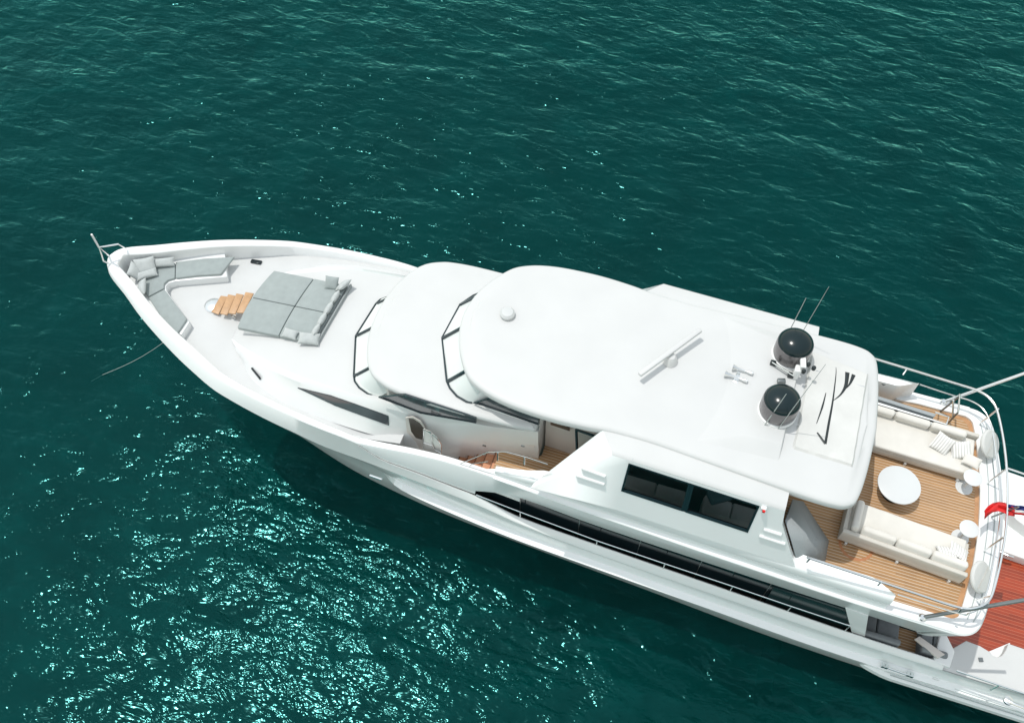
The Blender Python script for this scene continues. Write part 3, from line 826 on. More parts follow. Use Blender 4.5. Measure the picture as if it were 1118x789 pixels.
# recess wall behind the wheelhouse, with slim window
b = MB(); b.slabquad([(14.5, -1.55, 5.7), (16.5, -1.62, 5.7), (16.5, -1.72, 8.5), (14.5, -1.66, 8.5)], (0, 0.06, 0)); b.build("recess_wall", BEIGE, Y)
b = MB(); q = [onplane(601, 459, (15.5, -1.74, 8), (0, 1, 0.04)), onplane(622, 467, (15.5, -1.74, 8), (0, 1, 0.04)), onplane(622, 470.5, (15.5, -1.74, 8), (0, 1, 0.04)), onplane(601, 463.5, (15.5, -1.74, 8), (0, 1, 0.04))]
b.slabquad(q, (0, 0.03, 0)); b.build("recess_window", FRAME, Y)
# white locker at the front of the wing wall, glass windbreak
b = MB(); x0, y0 = at(624, 491, DZ); b.box((15.72, -2.15, 6.25), (0.35, 0.8, 0.95)); b.bevel(0.03, 3); b.build("deck_locker", GEL, Y)
wb = [onY(630, 497.5, -2.72), onY(634, 487, -2.55), onY(655.5, 478, -2.50), onY(653.5, 486, -2.6)]
polyframe("windbreak", [onplane(629, 498, (15.9, -2.6, 7), (0.5, 1, -0.25)), onplane(628, 468, (15.9, -2.6, 7), (0.5, 1, -0.25)), onplane(655.5, 477.5, (15.9, -2.6, 7), (0.5, 1, -0.25)), onplane(652.5, 487.5, (15.9, -2.6, 7), (0.5, 1, -0.25))], TINT, 0.05)
# hand rail on the side steps
rp = [(495, 510), (500, 507), (533, 493.5), (552, 493), (575, 499), (598, 506.5)]
pts = [onY(p[0], p[1], -2.92) for p in rp]
b = MB(); b.tube(pts, 0.011, 8); b.build("step_rail", STEEL, Y)
for p in ((543.5, 494, 502), (572.5, 499, 507)):
    a = onY(p[0], p[1], -2.92); c = onY(p[0] - 0.2, p[2], -2.92); b = MB(); b.tube([a, c], 0.022, 8); b.build("rail_post", STEEL, Y)
b = MB(); b.tube([onY(512, 509, -2.92), onY(516, 506, -2.92), onY(533, 503.5, -2.92)], 0.010, 8); b.build("step_rail", STEEL, Y)
# small courtesy lights on the house wall
for px, py in ((529, 485.7), (571, 486), (500.5, 494.2)):
    b = MB(); p = onplane(px, py, (13, -2.26, 6), (0.1, 1, 0.02)); b.box((p[0], p[1] - 0.02, p[2]), (0.10, 0.03, 0.045)); b.build("courtesy_light", DKSTEEL, Y)

# ------------------------------------------------------------------ bow fittings
b = MB()
tip = at3(108, 270, 7.35)
b.tube([at3(100, 256, 8.0), tip], 0.03, 8); b.build("jackstaff", GEL, Y)
b = MB(); b.tube([at3(137, 271, 6.8), at3(129, 266.5, 7.25), tip, at3(113, 285, 6.95), at3(121, 289, 6.7)], 0.028, 8); b.tube([tip, at3(118.5, 279, 6.75)], 0.028, 8); b.build("bow_rail", STEEL, Y)
# bench mouldings in the bow cockpit
SZ = 6.20
cor_front = [at(191.5, 304.6, SZ), at(182.5, 306.5, SZ), at(179.0, 310.5, SZ), at(180, 315.5, SZ)]
st_in = [at(250.5, 300, SZ), at(241.5, 300.5, SZ)]; pt_in = [at(204.8, 349, SZ), at(197, 361, SZ)]
def bw_in(x):
    yc, zc = ip(C, x); return yc + capin(x) * 1.0
bo = []
xe = at(243, 293, SZ)[0]
out = [(0.55, 0.05)] + [(x, -bw_in(x) - 0.0) for x in (0.7, 0.9, 1.2, 1.6, 2.0, 2.5, 2.95)] + [at(247, 300.5, SZ)] + [at(191, 305.2, SZ), at(183, 307.5, SZ), at(180.2, 311, SZ), at(181, 316, SZ)] + [at(206, 350, SZ), at(197, 364, SZ)] + [(x, bw_in(x)) for x in (2.5, 2.0, 1.6, 1.2, 0.9, 0.7)]
b = MB(); b.prism(out, FLOORZ - 0.06, SZ - 0.07); b.bevel(0.02, 2, 40); b.build("bow_bench", GEL, Y)
# deck hatch, grab fitting
b = MB(); x, y = at(280, 286.5, FLOORZ); b.box((x, y, FLOORZ + 0.03), (0.36, 0.15, 0.06), 0.1); b.bevel(0.03, 3); b.build("deck_light", DKGLASS, Y)
p = sidepl(280, 407); b = MB(); b.box((p[0], p[1] - 0.01, p[2]), (0.46, 0.06, 0.13), -0.55); b.bevel(0.028, 3); b.build("deck_light", DKGLASS, Y)
b = MB(); a, c = at3(258, 270, 6.05), at3(319, 272, 5.95)
b.tube([a, ((a[0]+c[0])/2, (a[1]+c[1])/2 + 0.02, 6.0), c], 0.05, 10); b.build("locker_handle", GEL, Y)
# steps in front of the sunbed and the machinery beside them
for i, (p0, p1, p2, p3) in enumerate((((241, 322.5), (248.5, 323.5), (238.5, 343), (230.5, 340)), ((249, 321), (257, 322.5), (248, 343.5), (240, 342)), ((258, 320), (266, 321.5), (257, 342.5), (249, 341.5)), ((268, 318.5), (277, 320), (266, 341.5), (258, 341)))):
    z = 5.98 + 0.11 * i
    o = [at(*q, z) for q in (p0, p1, p2, p3)]
    b = MB(); b.prism(o, z - 0.05, z); b.bevel(0.015, 2); b.build("step_tread", TEAKT, Y)
b = MB(); x, y = at(233, 334, FLOORZ); b.lathe([(0.26, FLOORZ), (0.26, FLOORZ + 0.05), (0.2, FLOORZ + 0.09), (0.0, FLOORZ + 0.1)], 28, Matrix.Translation((x, y, 0))); b.build("foot_plate", STEEL, Y)
b = MB(); a = at3(243, 346, 5.62); c = at3(256, 345.5, 6.0); b.tube([a, c], 0.03, 8); d = at3(258, 350, 5.75); b.tube([c, d], 0.025, 8); b.box(at3(254, 349.5, 5.65), (0.25, 0.12, 0.1), 0.3); b.lathe([(0.08, 0), (0.09, 0.06), (0.05, 0.1), (0.08, 0.16), (0, 0.17)], 16, Matrix.Translation(at3(257, 352, 5.62))); b.build("windlass", STEEL, Y)

# ------------------------------------------------------------------ roof equipment
def rz(x): return ip([(11, 8.90), (16, 8.88), (20, 8.76), (23, 8.62)], x)
# mushroom antenna
x, y = at(554, 344, 8.96); b = MB(); b.lathe([(0.17, 0), (0.2, 0.05), (0.2, 0.11), (0.15, 0.17), (0, 0.19)], 24, Matrix.Translation((x, y, 8.95))); b.build("antenna_pod", mat("pod_grey", (0.54, 0.56, 0.555), 0.45), Y)
# open array radar
a, c = Vector(at3(698, 409, 9.24)), Vector(at3(765, 360, 9.24)); mid = (a + c) / 2
rad = MB(); rad.lathe([(0.20, 0), (0.18, 0.05), (0.15, 0.16), (0.10, 0.23), (0, 0.24)], 28, Matrix.Translation((mid.x + 0.05, mid.y - 0.06, 8.93))); rad = rad.build("radar_pedestal", GEL_SUN, Y)
b = MB(); b.box(tuple(mid), ((c - a).length, 0.13, 0.10), math.atan2((c - a).y, (c - a).x)); b.bevel(0.03, 3); b.build("radar_array", GEL_SUN, rad)
# twin horns
hb = MB(); hb.box((*at(807, 412, 8.9), 8.86), (0.22, 0.34, 0.06), -0.2); hb.bevel(0.015, 2); hb = hb.build("horn_base", STEEL, Y)
for (x0, y0, x1, y1) in ((800, 400.5, 822, 407.5), (791.5, 407.5, 816, 416)):
    a, c = Vector(at3(x0, y0, 8.98)), Vector(at3(x1, y1, 8.98))
    b = MB(); n = 8; pts = [a.lerp(c, t) for t in frange(0, 1, n)]
    rr = [0.085, 0.055, 0.035, 0.028, 0.026, 0.026, 0.05, 0.05]
    d = (c - a).normalized(); u = Vector((0, 0, 1)); v = d.cross(u)
    b.grid([[p + (u * math.cos(q) + v * math.sin(q)) * r_ for q in [2*math.pi*k/16 for k in range(16)]] for p, r_ in zip(pts, rr)], closed=True)
    b.build("horn", STEEL, hb)
# low plinth carrying the domes
def plinth_top(px, py): return at(px, py, 8.95)
b = MB(); lo = [(19.15, -1.9), (20.45, -1.75), (20.5, 2.0), (19.25, 2.1)]; 
rows = [[(18.0, -1.95, 8.80), (20.35, -1.80, 8.72), (20.42, 2.05, 8.72), (18.0, 2.1, 8.80)], [(19.42, -1.35, 8.93), (20.33, -1.30, 8.93), (20.38, 1.6, 8.93), (19.48, 1.7, 8.93)]]
g = b.grid(rows, closed=True); b.b.faces.new(g[1]); b.bevel(0.03, 3, 10); b.build("dome_plinth", GEL_SUN, Y)
for (px, py) in ((848.5, 448.5), (863, 387)):
    x, y = at(px, py, 8.95)
    b = MB(); b.lathe([(0.30, 0), (0.42, 0.02), (0.46, 0.12), (0.46, 0.44), (0.45, 0.56)], 48, Matrix.Translation((x, y, 8.93))); d = b.build("satellite_dome", DOMEB, Y)
    b = MB(); b.lathe([(0.452, 0.50), (0.45, 0.55), (0.43, 0.61), (0.385, 0.67), (0.31, 0.725), (0.21, 0.77), (0.10, 0.795), (0, 0.80)], 48, Matrix.Translation((x, y, 8.93))); b.build("cap", DOMEC, d)
    b = MB(); b.lathe([(0.47, 0.0), (0.48, 0.03), (0.47, 0.06), (0.44, 0.07)], 40, Matrix.Translation((x, y, 8.915))); b.build("base_ring", GEL, d)
# whip antennas
def whip(p0, z0, p1, z1, r=0.012, name="whip_antenna"):
    b = MB(); a, c = Vector(at3(*p0, z0)), Vector(at3(*p1, z1))
    b.tube([a, a.lerp(c, .5), c], r, 6, r2=r * 0.5); o = b.build(name, mat("whip_grey", (0.35, 0.38, 0.37), 0.4), Y)
    b = MB(); b.lathe([(0.05, 0), (0.05, 0.06), (0.025, 0.10), (0, 0.1)], 12, Matrix.Translation(a - Vector((0, 0, 0.05)))); b.build("base", STEEL, o)
whip((833.5, 466, ), 8.84, (858.5, 430), 10.25, 0.016)
whip((848, 470), 8.84, (901.5, 397.5), 11.6, 0.012)
whip((861, 363), 8.95, (880, 325.5), 10.4, 0.014)
whip((874, 366), 8.95, (905, 313), 11.2, 0.011)
# light mast between the domes
b = MB(); p = at3(868, 410, 8.95)
b.box((p[0], p[1], 9.12), (0.16, 0.22, 0.40)); b.bevel(0.04, 3); mast = b.build("light_mast", GEL, Y)
b = MB(); b.box((p[0] + 0.06, p[1] + 0.12, 9.42), (0.14, 0.34, 0.1), 0.2); b.bevel(0.03, 2); b.build("mast_head", GEL, mast)
for (px, py) in ((882, 399), (888, 403), (877, 406.5)):
    q = at3(px, py, 9.35); b = MB(); b.lathe([(0.05, 0), (0.055, 0.08), (0.04, 0.11), (0, 0.12)], 12, Matrix.Translation(q)); b.build("mast_lamp", BLACK, mast)
b = MB(); b.tube([at3(843, 395.5, 9.05), at3(867, 411, 9.05)], 0.022, 8); b.build("cable_bar", DKSTEEL, Y)
b = MB(); b.box(at3(844, 396, 9.0), (0.14, 0.10, 0.14)); b.bevel(0.02); b.build("camera_head", BLACK, Y)
b = MB(); b.box(at3(863.5, 409.5, 9.0), (0.16, 0.12, 0.12)); b.bevel(0.02); b.build("camera_head", BLACK, Y)
b = MB(); b.box(at3(853, 416, 9.0), (0.2, 0.12, 0.12), 0.3); b.bevel(0.02); b.build("camera_head", DKSTEEL, Y)
# hairline cords across the canvas
b = MB(); b.tube([at3(891, 404, 8.86), at3(905, 410, 8.79), at3(944, 422, 8.79)], 0.008, 5); b.build("canvas_cord", STEEL, Y)
b = MB(); b.tube([at3(868, 463, 8.86), at3(880, 464, 8.80), at3(900, 472, 8.78), at3(935, 486, 8.77)], 0.008, 5); b.build("canvas_cord", STEEL, Y)

# canvas cover on the aft roof
CZ = 8.735
cv = [at(885, 384, CZ), at(949, 407, CZ), at(932, 510, CZ), at(864, 491, CZ)]
def bil(u, v):
    a = Vector(cv[0]).lerp(Vector(cv[1]), u); c = Vector(cv[3]).lerp(Vector(cv[2]), u); return a.lerp(c, v)
b = MB(); rows = []
NU, NV = 26, 44
for j in range(NV + 1):
    r_ = []
    for i in range(NU + 1):
        u, v = i / NU, j / NV; p = bil(u, v); e = min(u, 1 - u, v, 1 - v)
        ed = min(1.0, e / 0.03)
        wr = 0.012 * noise.noise((p.x * 2.2, p.y * 1.4, 3.0)) + (0.03 * noise.noise((p.x * 5, p.y * 9, 1.0)) if v > 0.9 else 0)
        r_.append((p.x + 0.012 * noise.noise((p.x*3, p.y*3, 9)), p.y + (0.02 * noise.noise((p.x*2, p.y*2, 5)) if e < 0.02 else 0), rz(p.x) + 0.015 + 0.085 * ed ** 0.5 + wr * ed + 0.03 * (1 - (2*v-1)**2)))
    rows.append(r_)
b.grid(rows)
cover = b.build("canvas_cover", CANVAS); tag(cover, "white canvas cover with thin black line emblem lying on the roof", "cover")
def cz(px, py):
    x, y = at(px, py, 8.82); 
    return (x, y, rz(x) + 0.082 + 0.03)
def stroke(pts, ws):
    """tapering flat stroke drawn on the canvas"""
    fp, fw = [], []
    for i in range(len(pts) - 1):
        a = pts[max(i-1, 0)]; p_, c = pts[i], pts[i+1]; d = pts[min(i+2, len(pts)-1)]
        for k in range(8):
            t = k / 8
            fp.append(tuple(0.5 * ((2*p_[m]) + (c[m] - a[m]) * t + (2*a[m] - 5*p_[m] + 4*c[m] - d[m]) * t*t + (3*p_[m] - a[m] - 3*c[m] + d[m]) * t**3) for m in (0, 1)))
            fw.append(ws[i] + (ws[i+1] - ws[i]) * t)
    pts, ws = fp + [pts[-1]], fw + [ws[-1]]
    b = MB(); P = [Vector(cz(*p)) for p in pts]; L_, R_ = [], []
    for i, p in enumerate(P):
        t = (P[min(i+1, len(P)-1)] - P[max(i-1, 0)]); t.z = 0; t.normalize(); n = Vector((-t.y, t.x, 0))
        L_.append(p + n * ws[i]); R_.append(p - n * ws[i])
    b.grid([L_, R_]); g2 = b
    o = g2.build("emblem_stroke", BLACK, cover)
    sm = o.modifiers.new("thick", 'SOLIDIFY'); sm.thickness = 0.004
    return o
_y0 = (cv[0][1] + cv[1][1]) / 2; _y1 = (cv[3][1] + cv[2][1]) / 2
def cz(px, py):
    x, y = at(px, py, 8.82)
    v = max(0.0, min(1.0, (y - _y0) / (_y1 - _y0)))
    wr = 0.012 * noise.noise((x * 2.2, y * 1.4, 3.0))
    return (x, y, rz(x) + 0.015 + 0.085 + wr + 0.03 * (1 - (2*v-1)**2) + 0.006)
stroke([(912.8, 400.8), (912.5, 410.3), (909, 438), (905, 461), (901, 484.4)], [0.004, 0.010, 0.020, 0.028, 0.030])
stroke([(901, 484.4), (896.5, 478.5), (892, 472.4)], [0.03, 0.028, 0.018])
stroke([(901.4, 429.3), (897.5, 444.5), (891.2, 462.8)], [0.008, 0.022, 0.006])
stroke([(909.6, 437.5), (917.8, 430.5), (923.5, 420.4), (925.4, 406)], [0.005, 0.020, 0.04, 0.055])
stroke([(921.6, 425.5), (928, 418.5), (932.4, 408.4)], [0.006, 0.025, 0.05])

# ------------------------------------------------------------------ loose furniture and cushions
def pillow_mesh(w, h, t, n=14, pinch=0.12):
    b = MB(); top, bot = [], []
    for j in range(n + 1):
        r1, r2 = [], []
        for i in range(n + 1):
            u, v = 2 * i / n - 1, 2 * j / n - 1
            e = max(0.0, (1 - abs(u) ** 2.6)) ** 0.55 * max(0.0, (1 - abs(v) ** 2.6)) ** 0.55
            x = u * w / 2 * (1 - pinch * (1 - v * v) * 0.5 * abs(u)); y = v * h / 2 * (1 - pinch * (1 - u * u) * 0.5 * abs(v))
            z = t / 2 * e * (1 + 0.10 * noise.noise((u * 1.7, v * 1.7, w * 10)))
            r1.append((x, y, z)); r2.append((x, y, -z))
        top.append(r1); bot.append(r2)
    b.grid(top); b.grid([list(reversed(r)) for r in bot])
    return b
def pillow(label, mat_, c, w, h, t, rz_=0.0, tilt=(0.0, 0.0), group=None, name="throw_pillow"):
    o = pillow_mesh(w, h, t).build(name, mat_, ang=70)
    M = Matrix.Translation(c) @ Matrix.Rotation(rz_, 4, 'Z') @ Matrix.Rotation(tilt[0], 4, 'X') @ Matrix.Rotation(tilt[1], 4, 'Y')
    o.matrix_world = M
    tag(o, label, "pillow", group); return o

def softbox(c, size, bev=0.05, rz_=0.0, tilt=None, seg=4):
    b = MB(); b.box(c, size, rz_, tilt); b.bevel(min(bev, min(size) * 0.49), seg); return b

def make_sofa(name, label, L_, D, loc, ang, fwd_arm, aft_arm):
    """sofa with its back on the +y side, x along its length"""
    s = empty(name, loc, ang); tag(s, label, "sofa", None)
    h = L_ / 2
    b = MB(); b.box((0, 0, 0.235), (L_, D, 0.25)); b.bevel(0.03, 3); b.build("base", CREAMD, s)
    b = MB(); b.box((0, D / 2 - 0.06, 0.46), (L_, 0.12, 0.34)); b.bevel(0.03, 3); b.build("backrest", CREAMD, s)
    for k, on in ((-1, fwd_arm), (1, aft_arm)):
        if on:
            b = MB(); b.box((k * (h - 0.06), 0.0, 0.43), (0.12, D - 0.13, 0.28)); b.bevel(0.03, 3); b.build("armrest", CREAMD, s)
    b = softbox((0, -0.075, 0.43), (L_ - 0.10 - 0.12 * (fwd_arm + aft_arm), D - 0.14, 0.16), 0.05); b.build("seat_cushion", CREAM, s)
    n = 3; x0 = -h + (0.16 if fwd_arm else 0.06); x1 = h - (0.42 if aft_arm else 0.35); wd = (x1 - x0) / n
    for i in range(n):
        b = softbox((x0 + wd * (i + 0.5), D / 2 - 0.22, 0.63), (wd - 0.02, 0.20, 0.36), 0.08, 0, (0.22, 0), 5)
        for v in b.b.verts: v.co += Vector(noise.noise_vector((v.co.x * 3, v.co.y * 3, v.co.z * 3 + i))) * 0.012
        b.build("back_cushion", CREAM, s, ang=60)
    for lx in (-h + 0.25, 0.0, h - 0.25):
        for ly in (-D / 2 + 0.02, D / 2 - 0.02):
            b = MB(); b.box((lx, ly, 0.055), (0.06, 0.10, 0.11)); b.build("leg", WHITEP, s)
    return s
sp = make_sofa("sofa", "cream three seat sofa on the port side, its beige back towards the rail", 3.14, 1.06, (24.19, -1.43, DZ), R(180 - 4.4), False, True)
# the forward end of the port sofa has an upright end cushion
b = softbox((1.30, -0.02, 0.64), (0.20, 0.86, 0.36), 0.08, 0, (0, 0.18), 5); b.build("end_cushion", CREAM, sp)
ss = make_sofa("sofa", "cream three seat sofa on the starboard side beside the stairwell guard", 3.30, 1.28, (24.10, 1.62, DZ), R(-2.0), False, False)

def rot(o, c): pass
pillow("striped pillow leaning on the starboard sofa, nearer the roof of two", STRIPE, at3(1029, 484, 6.46), 0.50, 0.50, 0.16, R(-25), (R(38), R(10)), "striped pillows")
pillow("striped pillow on the starboard sofa, at its aft end", STRIPE, at3(1049, 491, 6.44), 0.50, 0.48, 0.16, R(20), (R(30), R(-22)), "striped pillows")
pillow("striped pillow lying flat at the aft end of the port sofa", STRIPE, at3(1047, 602, 6.44), 0.50, 0.44, 0.16, R(-12), (R(-18), R(12)), "striped pillows")
pillow("striped pillow half hidden behind another on the port sofa", STRIPE, at3(1033, 602, 6.42), 0.44, 0.40, 0.14, R(10), (R(-28), R(0)), "striped pillows")
pillow("plain cream pillow at the aft end of the starboard sofa", CREAM, at3(1061, 503, 6.42), 0.46, 0.34, 0.16, R(-15), (R(12), 0))

# coffee table
x, y = at(982, 528.8, 6.31)
ct = empty("coffee_table", (x, y, DZ)); tag(ct, "large round white table between the two cream sofas", "table")
b = MB(); b.lathe([(0.0, 0.50), (0.545, 0.50), (0.56, 0.505), (0.56, 0.535), (0.545, 0.543), (0, 0.543)], 72); b.build("tabletop", WHITEP, ct)
b = MB(); b.lathe([(0.30, 0), (0.30, 0.02), (0.06, 0.03), (0.06, 0.47), (0.2, 0.50), (0, 0.50)], 32); b.build("pedestal", BLACK, ct)
for (tx, ty, lab) in ((1062.5, 521.2, "small round white side table by the aft end of the starboard sofa"), (1058.4, 576.8, "small round white side table by the aft end of the port sofa")):
    x, y = at(tx, ty, 6.38)
    st = empty("side_table", (x, y, DZ)); tag(st, lab, "table", "small round side tables")
    b = MB(); b.lathe([(0.0, 0.59), (0.235, 0.59), (0.245, 0.595), (0.245, 0.61), (0.235, 0.616), (0, 0.616)], 48); b.build("tabletop", WHITEP, st)
    b = MB(); b.lathe([(0.225, 0), (0.225, 0.012), (0.04, 0.03), (0.028, 0.06), (0.028, 0.58), (0.1, 0.59), (0, 0.59)], 40); b.build("pedestal", WHITEP, st)

# covered rings standing at the aft rail
for (px, py, lab, rr) in ((1080.5, 484.5, "round white padded disc on the aft rim by the starboard corner", 0.40), (1070.5, 629.5, "round white padded disc on the aft rim by the port corner", 0.41)):
    x, y = at(px, py, 6.25)
    n = Vector((0.62, -0.20, 0.72)).normalized()
    M = Matrix.Translation((x, y, 6.25)) @ n.to_track_quat('Z', 'Y').to_matrix().to_4x4()
    b = MB(); b.lathe([(0, -0.06), (rr - 0.05, -0.06), (rr, -0.02), (rr, 0.02), (rr - 0.04, 0.06), (rr * 0.5, 0.075), (0, 0.08)], 48)
    o = b.build("round_pad", WHITEP if False else CANVAS); o.matrix_world = M
    tag(o, lab, "pad", "round white pads on the aft rim")
    b = MB(); b.box((0, 0, 0.083), (2 * rr - 0.12, 0.012, 0.006)); b.build("seam", CREAMD, o)

# stairwell guard beside the starboard sofa
gx0, gy0 = at(955, 438, 6.35)
b = MB(); b.prism([at(952, 436.5, 6.4), at(1034, 462, 6.4), at(1031, 466, 6.4), at(950, 441, 6.4)], DZ, 6.40); b.bevel(0.02, 2); b.build("stair_guard", GEL, Y)
b = MB(); b.prism([at(948, 440.6, 6.42), at(1030.5, 465.6, 6.42), at(1030, 467.5, 6.42), at(947.5, 442.6, 6.42)], DZ, 6.30); b.build("stair_guard_slot", NEONP, Y)
b = MB(); b.prism([at(955, 431, 6.35), at(1022, 452, 6.35), at(1020, 455, 6.35), at(953, 434, 6.35)], DZ, 6.35); b.build("stair_panel", GREYB, Y)
b = MB(); b.tube([at3(950, 442.5, 6.5), at3(1030, 467, 6.5)], 0.016, 6); b.build("guard_rail", STEEL, Y)
b = MB(); b.tube([at3(1021, 450, 6.5), at3(1036, 455, 6.5), at3(1033, 464, 6.5)], 0.022, 8); b.tube([at3(1025, 452, 5.8), at3(1025, 451.5, 6.5)], 0.018, 6); b.build("guard_rail", STEEL, Y)
for (p0, p1, m_) in (((1027, 449, 5.8), (1048, 432, 6.9), DKSTEEL), ((1034, 463, 5.8), (1046, 450, 6.5), DKSTEEL), ((1046, 450, 6.5), (1048, 430, 6.95), STEEL), ((1040, 455, 6.2), (1041, 437, 6.8), STEEL)):
    b = MB(); b.tube([at3(*p0), at3(*p1)], 0.026, 8); b.build("stair_handrail", m_, Y)
# stbd coaming: grey inner face is part of the coaming; beige kick moulding along the deck
b = MB(); b.prism([at(983, 427, 6.0), at(1062, 446, 5.9), at(1062, 451, 5.9), at(980, 433, 6.0)], DZ - 0.01, 5.86); b.bevel(0.02); b.build("deck_kerb", GEL, Y)
b = MB(); b.tube([at3(957, 413, 6.5), at3(965, 420, 6.5), at3(968, 418.5, 6.5)], 0.028, 8); b.build("cleat", DKSTEEL, Y)

# aft rails
def S3(pts, n=5):
    out = []; P = [Vector(p) for p in pts]
    for i in range(len(P) - 1):
        a = P[max(i-1, 0)]; b_, c = P[i], P[i+1]; d = P[min(i+2, len(P)-1)]
        for k in range(n):
            t = k / n
            out.append(0.5 * ((2*b_) + (c - a) * t + (2*a - 5*b_ + 4*c - d) * t*t + (3*b_ - a - 3*c + d) * t**3))
    out.append(P[-1]); return out
ZR = 6.92
top = [onY(948, 389.5, 3.28), onY(978, 398.5, 3.28), onY(1040, 417.5, 3.26)] + [at3(*q, ZR) for q in ((1069, 427), (1083, 437.5), (1090, 453), (1097, 490), (1100, 530), (1099, 570), (1094, 605), (1086, 640), (1079, 656), (1066, 663))] + [onY(1046, 662.5, -3.12), onY(1000, 647.5, -3.15), onY(940, 627.5, -3.18), onY(881, 608, -3.2)]
b = MB(); b.tube(S3(top), 0.030, 8); b.build("aft_rail", STEEL, Y)
mid_ = [onY(1004, 419.5, 3.26), onY(1040, 431.5, 3.26)] + [at3(*q, 6.4) for q in ((1060, 437.5), (1073, 446), (1080, 458), (1084, 472), (1090, 520), (1092, 560), (1087, 600), (1079, 640), (1070, 662), (1058, 669))] + [onY(1046, 669, -3.14), onY(980, 648.5, -3.16)]
b = MB(); b.tube(S3(mid_), 0.018, 8); b.build("aft_rail", STEEL, Y)
for p0, p1 in (((1069, 463, 5.86), (1090, 446, ZR)), ((1077.5, 527.5, 5.86), (1100, 511, ZR)), ((1074, 601.5, 5.86), (1096, 586, ZR)), ((1066, 655, 5.86), (1083, 650, ZR))):
    b = MB(); b.tube([at3(*p0), at3(*p1)], 0.024, 8); b.build("rail_post", STEEL, Y)
for (px, py, qy, yv) in ((990, 402.5, 408.5, 3.27), ):
    b = MB(); b.tube([onY(px, py, yv), onY(px - 4, qy, yv)], 0.024, 8); b.build("rail_post", STEEL, Y)
for (p0, p1) in (((884.5, 609), (881, 613)), ((962, 634.5), (958.5, 638.5)), ((1050, 663.5), (1047, 668))):
    b = MB(); b.tube([onY(*p0, -3.18), onY(*p1, -3.18)], 0.024, 8); b.build("rail_post", STEEL, Y)

# poles slanting off the rails
for p0, p1, lab, m_, r_ in (((1030, 438.5, 5.9), (1128, 404, 7.4), "silver pole slanting outward from the starboard aft rail", STEEL, 0.042), ((1007, 673.5, 5.92), (1128, 653, 7.2), "dark grey pole slanting aft from the port deck edge", DKSTEEL, 0.050)):
    b = MB(); a, c = Vector(at3(*p0)), Vector(at3(*p1)); b.tube([a, c], r_, 10); o = b.build("awning_pole", m_); tag(o, lab, "pole")
    b = MB(); b.lathe([(0.09, -0.05), (0.09, 0.03), (0.06, 0.06), (0, 0.06)], 16, Matrix.Translation(a)); b.build("foot", STEEL, o)
# ensign on its staff
b = MB(); b.tube([at3(1083, 564, 5.9), at3(1112, 553, 7.4)], 0.025, 8); b.build("flag_staff", DKSTEEL, Y)
path = [(1075, 562), (1079, 557.5), (1084, 554), (1090, 552.5), (1096, 553.5), (1101, 556), (1108, 557.5), (1115, 558), (1124, 560)]
def flagpart(name, k0, k1, o0, o1, m_, par=None):
    b = MB(); rows = [[], [], [], []]
    for i, (px, py) in enumerate(path):
        if not (k0 <= i <= k1): continue
        z = 6.75 + 0.03 * i; wd = (4.5, 5, 5, 5, 5.5, 6, 6, 6, 6)[i]
        for k in range(4):
            f = o0 + (o1 - o0) * k / 3
            q = at3(px, py + (f - 0.5) * 2 * wd, z + 0.09 * math.sin(f * 9 + i * 1.3)); rows[k].append(q)
    b.grid(rows); o = b.build(name, m_, par, ang=80)
    sm = o.modifiers.new("thick", 'SOLIDIFY'); sm.thickness = 0.012; return o
fl = flagpart("ensign", 0, 6, 0.0, 1.0, RED); tag(fl, "crumpled red flag blowing aft over the white rim", "flag")
flagpart("blue_canton", 5, 8, 0.0, 0.36, BLUE, fl); flagpart("white_stripe", 5, 8, 0.38, 0.62, CANVAS, fl); flagpart("red_stripe", 6, 8, 0.64, 0.82, RED, fl)

# grey weather screen under the roof edge
b = MB(); e1 = [wallpt(20.9, 7.9), wallpt(21.25, 7.2), wallpt(21.52, 6.62)]
e1 = [(p.x + 0.0, p.y + 0.18, p.z) for p in e1]
fl_ = [at3(877, 547, 5.80), at3(905, 590, 5.80), at3(901, 613, 5.80)]
cr = [at3(866, 545, 6.5), at3(893, 590, 6.25), at3(890, 611, 6.25)]
b.grid([e1, cr, fl_]); 
o = b.build("weather_screen", GREYB, Y, ang=10); sm = o.modifiers.new("thick", 'SOLIDIFY'); sm.thickness = 0.03

# saloon furniture seen through the side windows and the aft opening
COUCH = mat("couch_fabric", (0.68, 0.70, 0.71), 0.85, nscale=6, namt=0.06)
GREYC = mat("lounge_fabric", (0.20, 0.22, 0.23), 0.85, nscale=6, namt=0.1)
def grey_couch(label, c, L_, D, h, rz_=0.0, blocks=2, fab=None):
    F_ = fab or COUCH
    s = empty("grey_couch", c, rz_); tag(s, label, "sofa")
    softbox((0, 0, h * 0.35), (L_, D, h * 0.7), 0.05).build("base", F_, s)
    wd = L_ / blocks
    for i in range(blocks): softbox((-L_/2 + wd * (i + .5), 0.05, h * 0.78), (wd - 0.02, D - 0.15, h * 0.25), 0.05).build("seat_cushion", F_, s)
    softbox((0, -D/2 + 0.09, h * 0.95), (L_, 0.18, h * 0.7), 0.06).build("backrest", F_, s)
    return s
grey_couch("grey couch behind the forward big side window", (17.75, -2.38, DZ), 1.75, 0.72, 0.80)
grey_couch("grey couch behind the aft big side window", (19.75, -2.34, DZ), 1.5, 0.80, 0.80)
b = softbox((19.35, -1.95, DZ + 0.86), (0.6, 0.4, 0.2), 0.06, 0.6); o = b.build("teal_cushion", mat("teal_cushion", (0.08, 0.16, 0.18), 0.8)); tag(o, "dark teal cushion on the couch behind the aft big side window", "cushion")
grey_couch("grey couch inside the small aft opening below the deck", (24.75, -2.55, 2.1), 1.25, 0.8, 0.6, fab=GREYC)
